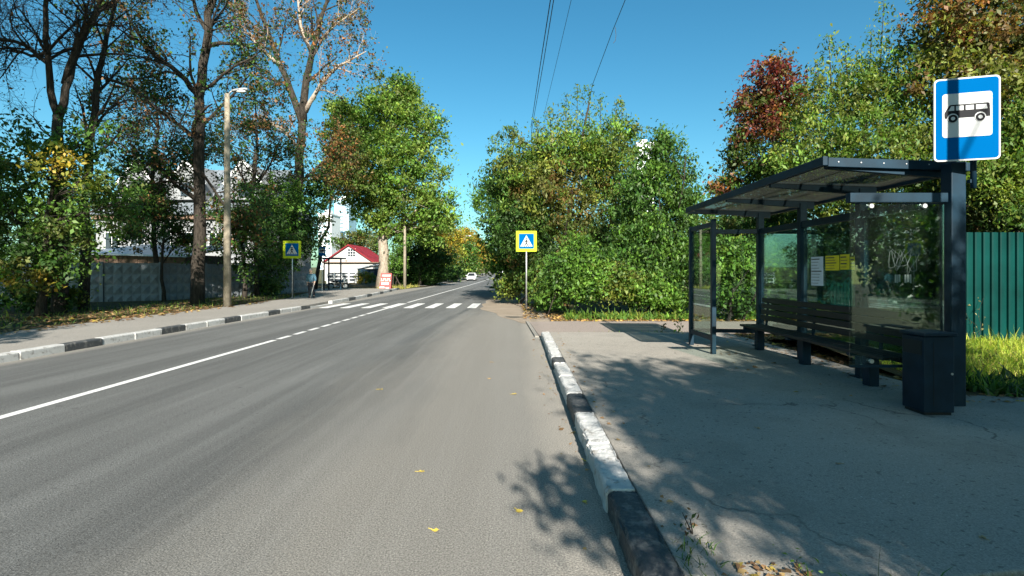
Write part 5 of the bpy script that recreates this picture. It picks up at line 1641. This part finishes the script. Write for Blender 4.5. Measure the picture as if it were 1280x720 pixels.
# trees behind the camera that shade the platform, and one beside the left pavement
leafy_tree('lime_tree', 'lime tree behind the viewpoint shading the platform', (6.2, -5.2, .1), (6.0, -4.6, 6.0), .24, [
    (5.2, -3.6, 4.6, 2.3, 2.3, 1.7), (7.6, -3.4, 4.8, 2.4, 2.2, 1.8), (4.6, -5.6, 6.4, 2.0, 2.2, 1.6), (7.2, -6.0, 6.6, 2.4, 2.3, 1.6), (6.0, -2.2, 3.2, 2.2, 1.4, 1.1), (8.8, -1.6, 3.2, 1.8, 1.6, 1.2), (3.5, -2.4, 3.3, 1.0, 1.2, .9), (8.4, 1.0, 5.4, 1.7, 1.8, 1.1), (7.9, .4, 5.8, 1.2, 1.5, .9), (6.5, -2.0, 7.5, .8, .7, .5, None, .1)],  # lobes ahead of the camera added to block skylight over the platform
    [(G_, 3), (YG, 2), (OL, 1)], 1250, 30, .15, .34, 301, group='trees behind the viewpoint', twigs=9)
leafy_tree('lime_tree', 'big unseen lime tree added behind the viewpoint to block skylight', (8.2, -11.5, .1), (8.0, -11, 7), .26, [  # out of view, added to cut the skylight reaching the platform
    (6.0, -10.5, 6.0, 2.4, 2.4, 2.2), (9.2, -10.0, 6.2, 2.6, 2.4, 2.4), (8.0, -12.5, 8.0, 2.6, 2.4, 1.8), (10.0, -8.0, 4.0, 2.0, 2.0, 1.8), (4.8, -9.0, 7.2, 1.6, 1.8, 1.3)],
    [(G_, 3), (DG, 2)], 620, 26, .22, .44, 304, group='trees behind the viewpoint', twigs=7)
for i, (x, y_, h_) in enumerate(((13.5, -4.5, 4.6), (16.5, -7.5, 5.4), (19.5, -11.0, 6.0), (12.5, -1.0, 3.2), (15.5, -1.5, 3.6))):  # unseen shrubs added to darken the glass reflections and hold back skylight
    leafy_tree('shrub', ('tall', 'dense', 'broad', 'low', 'rounded')[i] + ' unseen shrub added behind the viewpoint to darken reflections and skylight', (x, y_, .1), (x, y_, h_ * .6), .1,
               [(x - .8, y_, h_ * .5, 1.7, 1.5, h_ * .45), (x + 1.0, y_ - .5, h_ * .45, 1.7, 1.5, h_ * .42)], [(DG, 3), (G_, 2)], 260, 22, .22, .42, 310 + i, group='added shrubs behind the viewpoint', cat='shrub', twigs=6, stems=3)
leafy_tree('lime_tree', 'sparse young lime tree behind the viewpoint at the kerb', (2.3, -4.6, .1), (2.2, -4.2, 4.4), .1, [
    (1.78, -3.5, 3.9, .4, .75, .45, None, 3.5), (3.4, -5.0, 5.2, 1.0, 1.2, .9), (4.0, -6.6, 6.8, 1.2, 1.4, .9)],
    [(G_, 3), (YG, 2)], 95, 26, .12, .26, 302, group='trees behind the viewpoint', twigs=8)
leafy_tree('poplar_tree', 'poplar beside the left pavement just out of frame', (-12.6, .5, .1), (-10.6, 2.2, 13.5), .3, [
    (-11.2, 1.0, 5.6, 1.6, 1.9, 1.1), (-12.2, .2, 7.4, 1.9, 2.0, 1.4), (-13.8, 1.4, 5.2, 1.8, 2.0, 1.4), (-12.8, 3.4, 5.4, 1.6, 1.4, 1.2), (-14.5, 4.5, 6.5, 2.0, 2.0, 1.6), (-8.6, 4.3, 15.4, 1.9, 1.9, 1.7), (-8.9, 4.3, 17.6, 1.5, 1.6, 1.4), (-10.4, 2.6, 12.5, 1.5, 1.6, 1.6)],  # highest lobes added to throw shade on the left sign and the person
    [(G_, 3), (DG, 2)], 900, 26, .17, .38, 303, group='trees behind the viewpoint', twigs=8)

leafy_tree('poplar_tree', 'tall poplar of the left row out of frame, nearer the camera', (-16.8, 3.0, .1), (-16.2, 3.0, 20), .42, [
    (-16.8, 3.2, 9.5, 2.8, 3.0, 2.6), (-16.2, 2.6, 13.0, 2.8, 2.8, 2.8), (-18.8, 4.0, 11.5, 2.6, 2.6, 2.6), (-17.0, 3.4, 16.0, 2.4, 2.4, 2.2), (-14.2, 1.5, 15.0, 1.8, 2.0, 2.0), (-19.5, 3.0, 15.0, 2.2, 2.2, 2.2), (-16.5, 3.0, 19.5, 2.6, 2.6, 2.2), (-13.2, 2.5, 19.0, 2.0, 2.2, 2.0), (-14.0, 3.0, 22.5, 2.2, 2.2, 2.0), (-19.0, 3.5, 19.0, 2.4, 2.4, 2.2)],
    [(G_, 3), (DG, 2)], 1400, 24, .26, .55, 305, group='trees behind the viewpoint', twigs=7)
leafy_tree('poplar_tree', 'tall poplar of the left row out of frame, farther left', (-25.5, 6.0, .1), (-25.3, 6, 12), .34, [
    (-25.0, 6, 9.0, 3.0, 3.0, 3.0), (-23.4, 5, 12.5, 2.8, 2.6, 2.8), (-26.5, 6, 14.5, 2.6, 2.6, 2.4), (-22.2, 4.5, 15.5, 2.2, 2.2, 2.0)],
    [(G_, 3), (DG, 2)], 560, 24, .28, .6, 306, group='trees behind the viewpoint', twigs=7)

# ------------------------------------------------------------------ grass, weeds, leaf litter
def blades(name, label, P, h, w, pal, seed, lean=.5, parent=None):
    rng = np.random.default_rng(seed)
    N = len(P)
    H_ = h * np.exp(rng.normal(size=N) * .35)
    a = rng.random(N) * 2 * np.pi
    s = np.stack([np.cos(a), np.sin(a), np.zeros(N)], 1) * (w * np.exp(rng.normal(size=N) * .2))[:, None]
    b = rng.random(N) * 2 * np.pi
    ln = np.abs(rng.normal(size=N)) * lean
    d = np.stack([np.cos(b) * ln, np.sin(b) * ln, np.ones(N)], 1); d /= np.linalg.norm(d, axis=1)[:, None]
    d2 = d.copy(); d2[:, :2] *= 2.2; d2[:, 2] *= .6; d2 /= np.linalg.norm(d2, axis=1)[:, None]
    mid = P + d * H_[:, None] * .55; tip = mid + d2 * H_[:, None] * .5
    V = np.empty((2 * N, 4, 3))
    V[:N, 0] = P - s; V[:N, 1] = P + s; V[:N, 2] = mid + s * .75; V[:N, 3] = mid - s * .75
    V[N:, 0] = mid - s * .75; V[N:, 1] = mid + s * .75; V[N:, 2] = tip + s * .1; V[N:, 3] = tip - s * .1
    c = pick(rng, pal, N) * np.exp(rng.normal(size=(N, 1)) * .25)
    o = quads_obj(name, V, np.vstack([c, c]), parent, M['grass'])
    if parent is None: tag(o, label, 'grass', kind='stuff')
    return o


rng = np.random.default_rng(7)
def mound(n, x0, x1, y0, y1, z):
    P = np.stack([rng.uniform(x0, x1, n), rng.uniform(y0, y1, n), np.full(n, z)], 1)
    return P


PGR = [((.36, .40, .05), 3), ((.26, .36, .04), 4), ((.42, .37, .1), 1), (LG, 1.5)]
P = mound(22000, 5.9, 14, 6.7, 10.3, .12)
P[:, 2] += .2 * np.clip((P[:, 1] - 7.2) / 2.4, 0, 1)
keep = P[:, 0] > 5.9 + .25 * np.sin(P[:, 1] * 3)
mbm = MB().add([(5.7, 6.6, .1), (14, 6.2, .1), (14, 7.3, .13), (5.7, 7.3, .13), (5.7, 9.6, .32), (14, 9.6, .32), (14, 10.6, .32), (5.7, 10.6, .32), (5.7, 12, .1), (14, 12, .1)],
               [(0, 1, 2, 3), (3, 2, 5, 4), (4, 5, 6, 7), (7, 6, 9, 8)])
tag(obj('bank', mbm, M['verge'], smooth=False), 'low earth bank beneath the sunlit grass at the right fence', kind='structure')
blades('grass', 'sunlit yellow green grass in front of the green metal fence', P[keep], .15, .007, PGR, 71, 1.3)
P = mound(2600, 6.0, 13, 6.3, 7.3, .12)
blades('weeds', 'dark low weeds along the right edge of the platform', P, .16, .022, [(DG, 3), (G_, 2), ((.12, .16, .12), 1)], 72, 1.0)
# weeds along the far thicket and the path edge
P = np.vstack([mound(3400, 1.8, 12, 17.7, 19.2, .02), mound(500, .9, 2.2, 22, 27, .0)])
blades('weeds', 'low weeds and ivy at the foot of the right thicket', P, .2, .03, [(LG, 3), (G_, 2), (YG, 2)], 73, 1.0)
P = np.vstack([mound(260, .9, 3.2, 13.18, 13.3, .03), mound(90, 3.2, 5.3, 13.2, 13.35, .1)])
blades('weeds', 'tiny weeds in the joint at the end of the platform', P, .09, .006, [(YG, 3), (LG, 2)], 74, .7)
P = np.vstack([mound(60, .86, 1.1, 2.66, 2.95, .14), mound(330, .9, 6.5, 2.36, 2.6, .13), mound(90, .8, 1.0, 2.2, 2.6, .12)])
blades('weeds', 'dark weeds at the near edge of the platform', P, .07, .004, [(DG, 2), (G_, 2), (YG, 1)], 75, .9)
P = mound(1500, -60, -13.2, 8, 24, .14); P = P[P[:, 0] > -26]
P2 = mound(1500, -18, -13.3, 14, 34, .14)
blades('weeds', 'sparse grass on the verge by the concrete fence', np.vstack([P, P2]), .16, .012, [(YG, 2), (G_, 2), (DG, 2)], 76, .9)
P = mound(1600, -13.6, -11.0, 49.5, 59, .04)
blades('grass', 'dry grass patch at the foot of the tall poplar', P, .25, .02, [((.4, .34, .1), 2), (YG, 2)], 77, .8)


def litter(name, label, P, size, pal, seed):
    rg = np.random.default_rng(seed); N = len(P)
    a = rg.random(N) * 2 * np.pi; S = size * np.exp(rg.normal(size=N) * .35)
    u = np.stack([np.cos(a), np.sin(a), rg.normal(size=N) * .25], 1); v = np.stack([-np.sin(a), np.cos(a), rg.normal(size=N) * .3], 1)
    V = np.empty((N, 4, 3)); S = S[:, None]
    V[:, 0] = P - u * S * .5; V[:, 2] = P + u * S * .5; V[:, 1] = P + v * S * .36 - u * S * .1; V[:, 3] = P - v * S * .36 - u * S * .1
    V[:, :, 2] = np.maximum(V[:, :, 2], P[:, 2:3] + .002 + 0 * V[:, :, 2]); V[:, 1, 2] += S[:, 0] * .18
    o = quads_obj(name, V, pick(rg, pal, N) * np.exp(rg.normal(size=(N, 1)) * .3), None, M['leaf_dry'])
    tag(o, label, 'leaf litter', kind='stuff')


DRY = [((.22, .13, .06), 3), ((.30, .21, .09), 2), ((.14, .08, .04), 3), ((.36, .27, .05), .7)]
litter('leaf_litter', 'brown and yellow fallen leaves along the verge by the concrete fence', np.vstack([mound(3300, -17, -13.0, 9, 27, .146), mound(300, -13.1, -12.4, 9, 26, .156)]), .11, DRY, 81)
litter('leaf_litter', 'brown fallen leaves at the foot of the right thicket', np.vstack([mound(3800, 1.2, 13, 17.3, 18.7, .035), mound(1200, .3, 2.6, 18.5, 27, .015)]), .1, DRY + [((.55, .33, .1), 2)], 82)
litter('leaf_litter', 'fallen leaves on the earth behind the shelter', mound(2600, 5.45, 9, 7, 13.1, .125), .09, DRY, 83)
litter('leaf_litter', 'dry leaves in the dark earth before the platform', np.vstack([mound(260, .9, 6, 2.2, 2.62, .14), mound(70, 1.15, 1.5, 2.5, 2.72, .155)]), .045, DRY, 84)
litter('leaf_litter', 'small leaf scraps gathered along the platform kerb', np.vstack([mound(70, .88, 1.1, 3, 13, .155), mound(60, .35, .62, 3, 13, .004)]), .035, DRY, 85)

litter('leaf_litter', 'leaves drifted along the right platform edge and under the bench', np.vstack([mound(160, 5.3, 8, 6.05, 6.5, .155), mound(130, 4.95, 5.4, 6.6, 13, .155), mound(40, 3.5, 5.0, 6, 12.5, .153)]), .05, DRY, 86)
# single leaves and twigs on the asphalt
rs = random.Random(9)
def single_leaf(label, X, Y, z, s, col, rz):
    pts = []
    for k in range(10):
        a = 2 * math.pi * k / 10
        r = s * (.5 if k % 2 == 0 else .34)
        pts.append((X + r * math.cos(a + rz) * 1.0, Y + r * math.sin(a + rz) * .8))
    mb = MB(); n = len(pts)
    mb.add([(x, y, z + .004 + .012 * rs.random()) for x, y in pts] + [(X, Y, z + .006)], [(i, (i + 1) % n, n) for i in range(n)])
    mb.tube([(X, Y, z + .007), (X + s * .9 * math.cos(rz), Y + s * .9 * math.sin(rz), z + .012)], .0022, 4)
    o = obj('fallen_leaf', mb, M[col])
    tag(o, label, 'leaf', 'single fallen leaves on the asphalt')


M['leaf_yellow'] = simple('yellow_leaf', (.4, .3, .045), .7, 0, .2, 20)
M['leaf_brown'] = simple('tan_leaf', (.3, .21, .1), .8, 0, .2, 20)
for px, py, lab in ((544, 664, 'bright yellow leaf lying alone on the near road'), (649, 640, 'small yellow leaf beside the tree shadow on the road'), (733, 577, 'yellow leaf against the kerb on the road side'),
                    (731, 628, 'yellow leaf in the shade at the kerb foot'), (476, 487, 'pale yellow leaf in the middle of the road'), (614, 453, 'tan leaf on the road near the lay-by'), (643, 493, 'yellow leaf on the dusty lay-by'),
                    (612, 474, 'small tan leaf on the dusty lay-by'), (527, 590, 'pale curled leaf on the near road left of the yellow one')):
    Y = CAMH * F / (py - VY); X = WX(px, Y)
    single_leaf(lab, X, Y, .0, .045 + .05 * min(1, Y / 12), 'leaf_yellow' if 'yellow' in lab else 'leaf_brown', rs.random() * 6)
for px, py, lab in ((1228, 673, 'tan leaf on the shaded platform at lower right'), (948, 536, 'small pale leaf on the platform before the shelter'), (1047, 580, 'pale leaf in the shade at the middle of the platform')):
    Y = (CAMH - .15) * F / (py - VY); X = WX(px, Y)
    single_leaf(lab, X, Y, .15, .05, 'leaf_brown', rs.random() * 6)


def weed_plant(label, X, Y, z, h, n, pal, seed, size=.09, spread=.16):
    rg = np.random.default_rng(seed)
    t = thing('weed_plant', label, 'plant', (X, Y, z))
    mb = MB(); Q = []
    for k in range(max(2, n // 22)):
        top = Vector((X + rg.normal() * spread, Y + rg.normal() * spread, z + h * rg.uniform(.6, 1)))
        p = wobble_path(rg, (X + rg.normal() * .04, Y + rg.normal() * .04, z - .02), top, 4, .05)
        mb.tube(p, [.006, .005, .004, .003, .002], 4)
        for j in range(n // max(2, n // 22)):
            i = int(rg.integers(0, 4)); q = p[i].lerp(p[i + 1], rg.random())
            Q.append(tuple(q + Vector(rg.normal(size=3)) * .05))
    obj('stem', mb, M['bark'], t)
    Q = np.array(Q)
    leaf_obj('leaves', Q, size * np.exp(rg.normal(size=len(Q)) * .3), pick(rg, pal, len(Q)) * np.exp(rg.normal(size=(len(Q), 1)) * .2), t, M['leaf'], rg, .5, .2)


weed_plant('bright green weed behind the litter bin', 6.35, 7.8, .12, 1.15, 170, [(LG, 2), (YG, 3)], 91, .11, .18)
weed_plant('small bright weed beside the shelter post', 5.75, 8.5, .12, .95, 40, [(LG, 2), (YG, 2)], 92, .09, .1)
weed_plant('little sprout behind the front wing of the shelter', 4.1, 13.0, .1, .55, 40, [(LG, 2), (YG, 2)], 93, .09, .08)
weed_plant('dark weeds at the platform edge near the shelter wing', 3.7, 13.18, .1, .3, 40, [(DG, 2), (BR, 1)], 94, .06, .16)
weed_plant('dark sprig growing in the platform crack at the kerb', 1.04, 3.05, .14, .14, 26, [(DG, 2), (BR, 1)], 95, .03, .03)
weed_plant('bright clover tuft by the dry leaves at the platform edge', 1.52, 2.66, .14, .05, 44, [(LG, 3), (G_, 1)], 96, .025, .035)
weed_plant('tall dry weed stalk against the green fence', 8.95, 9.9, .5, .8, 24, [((.3, .26, .12), 1)], 97, .05, .3)
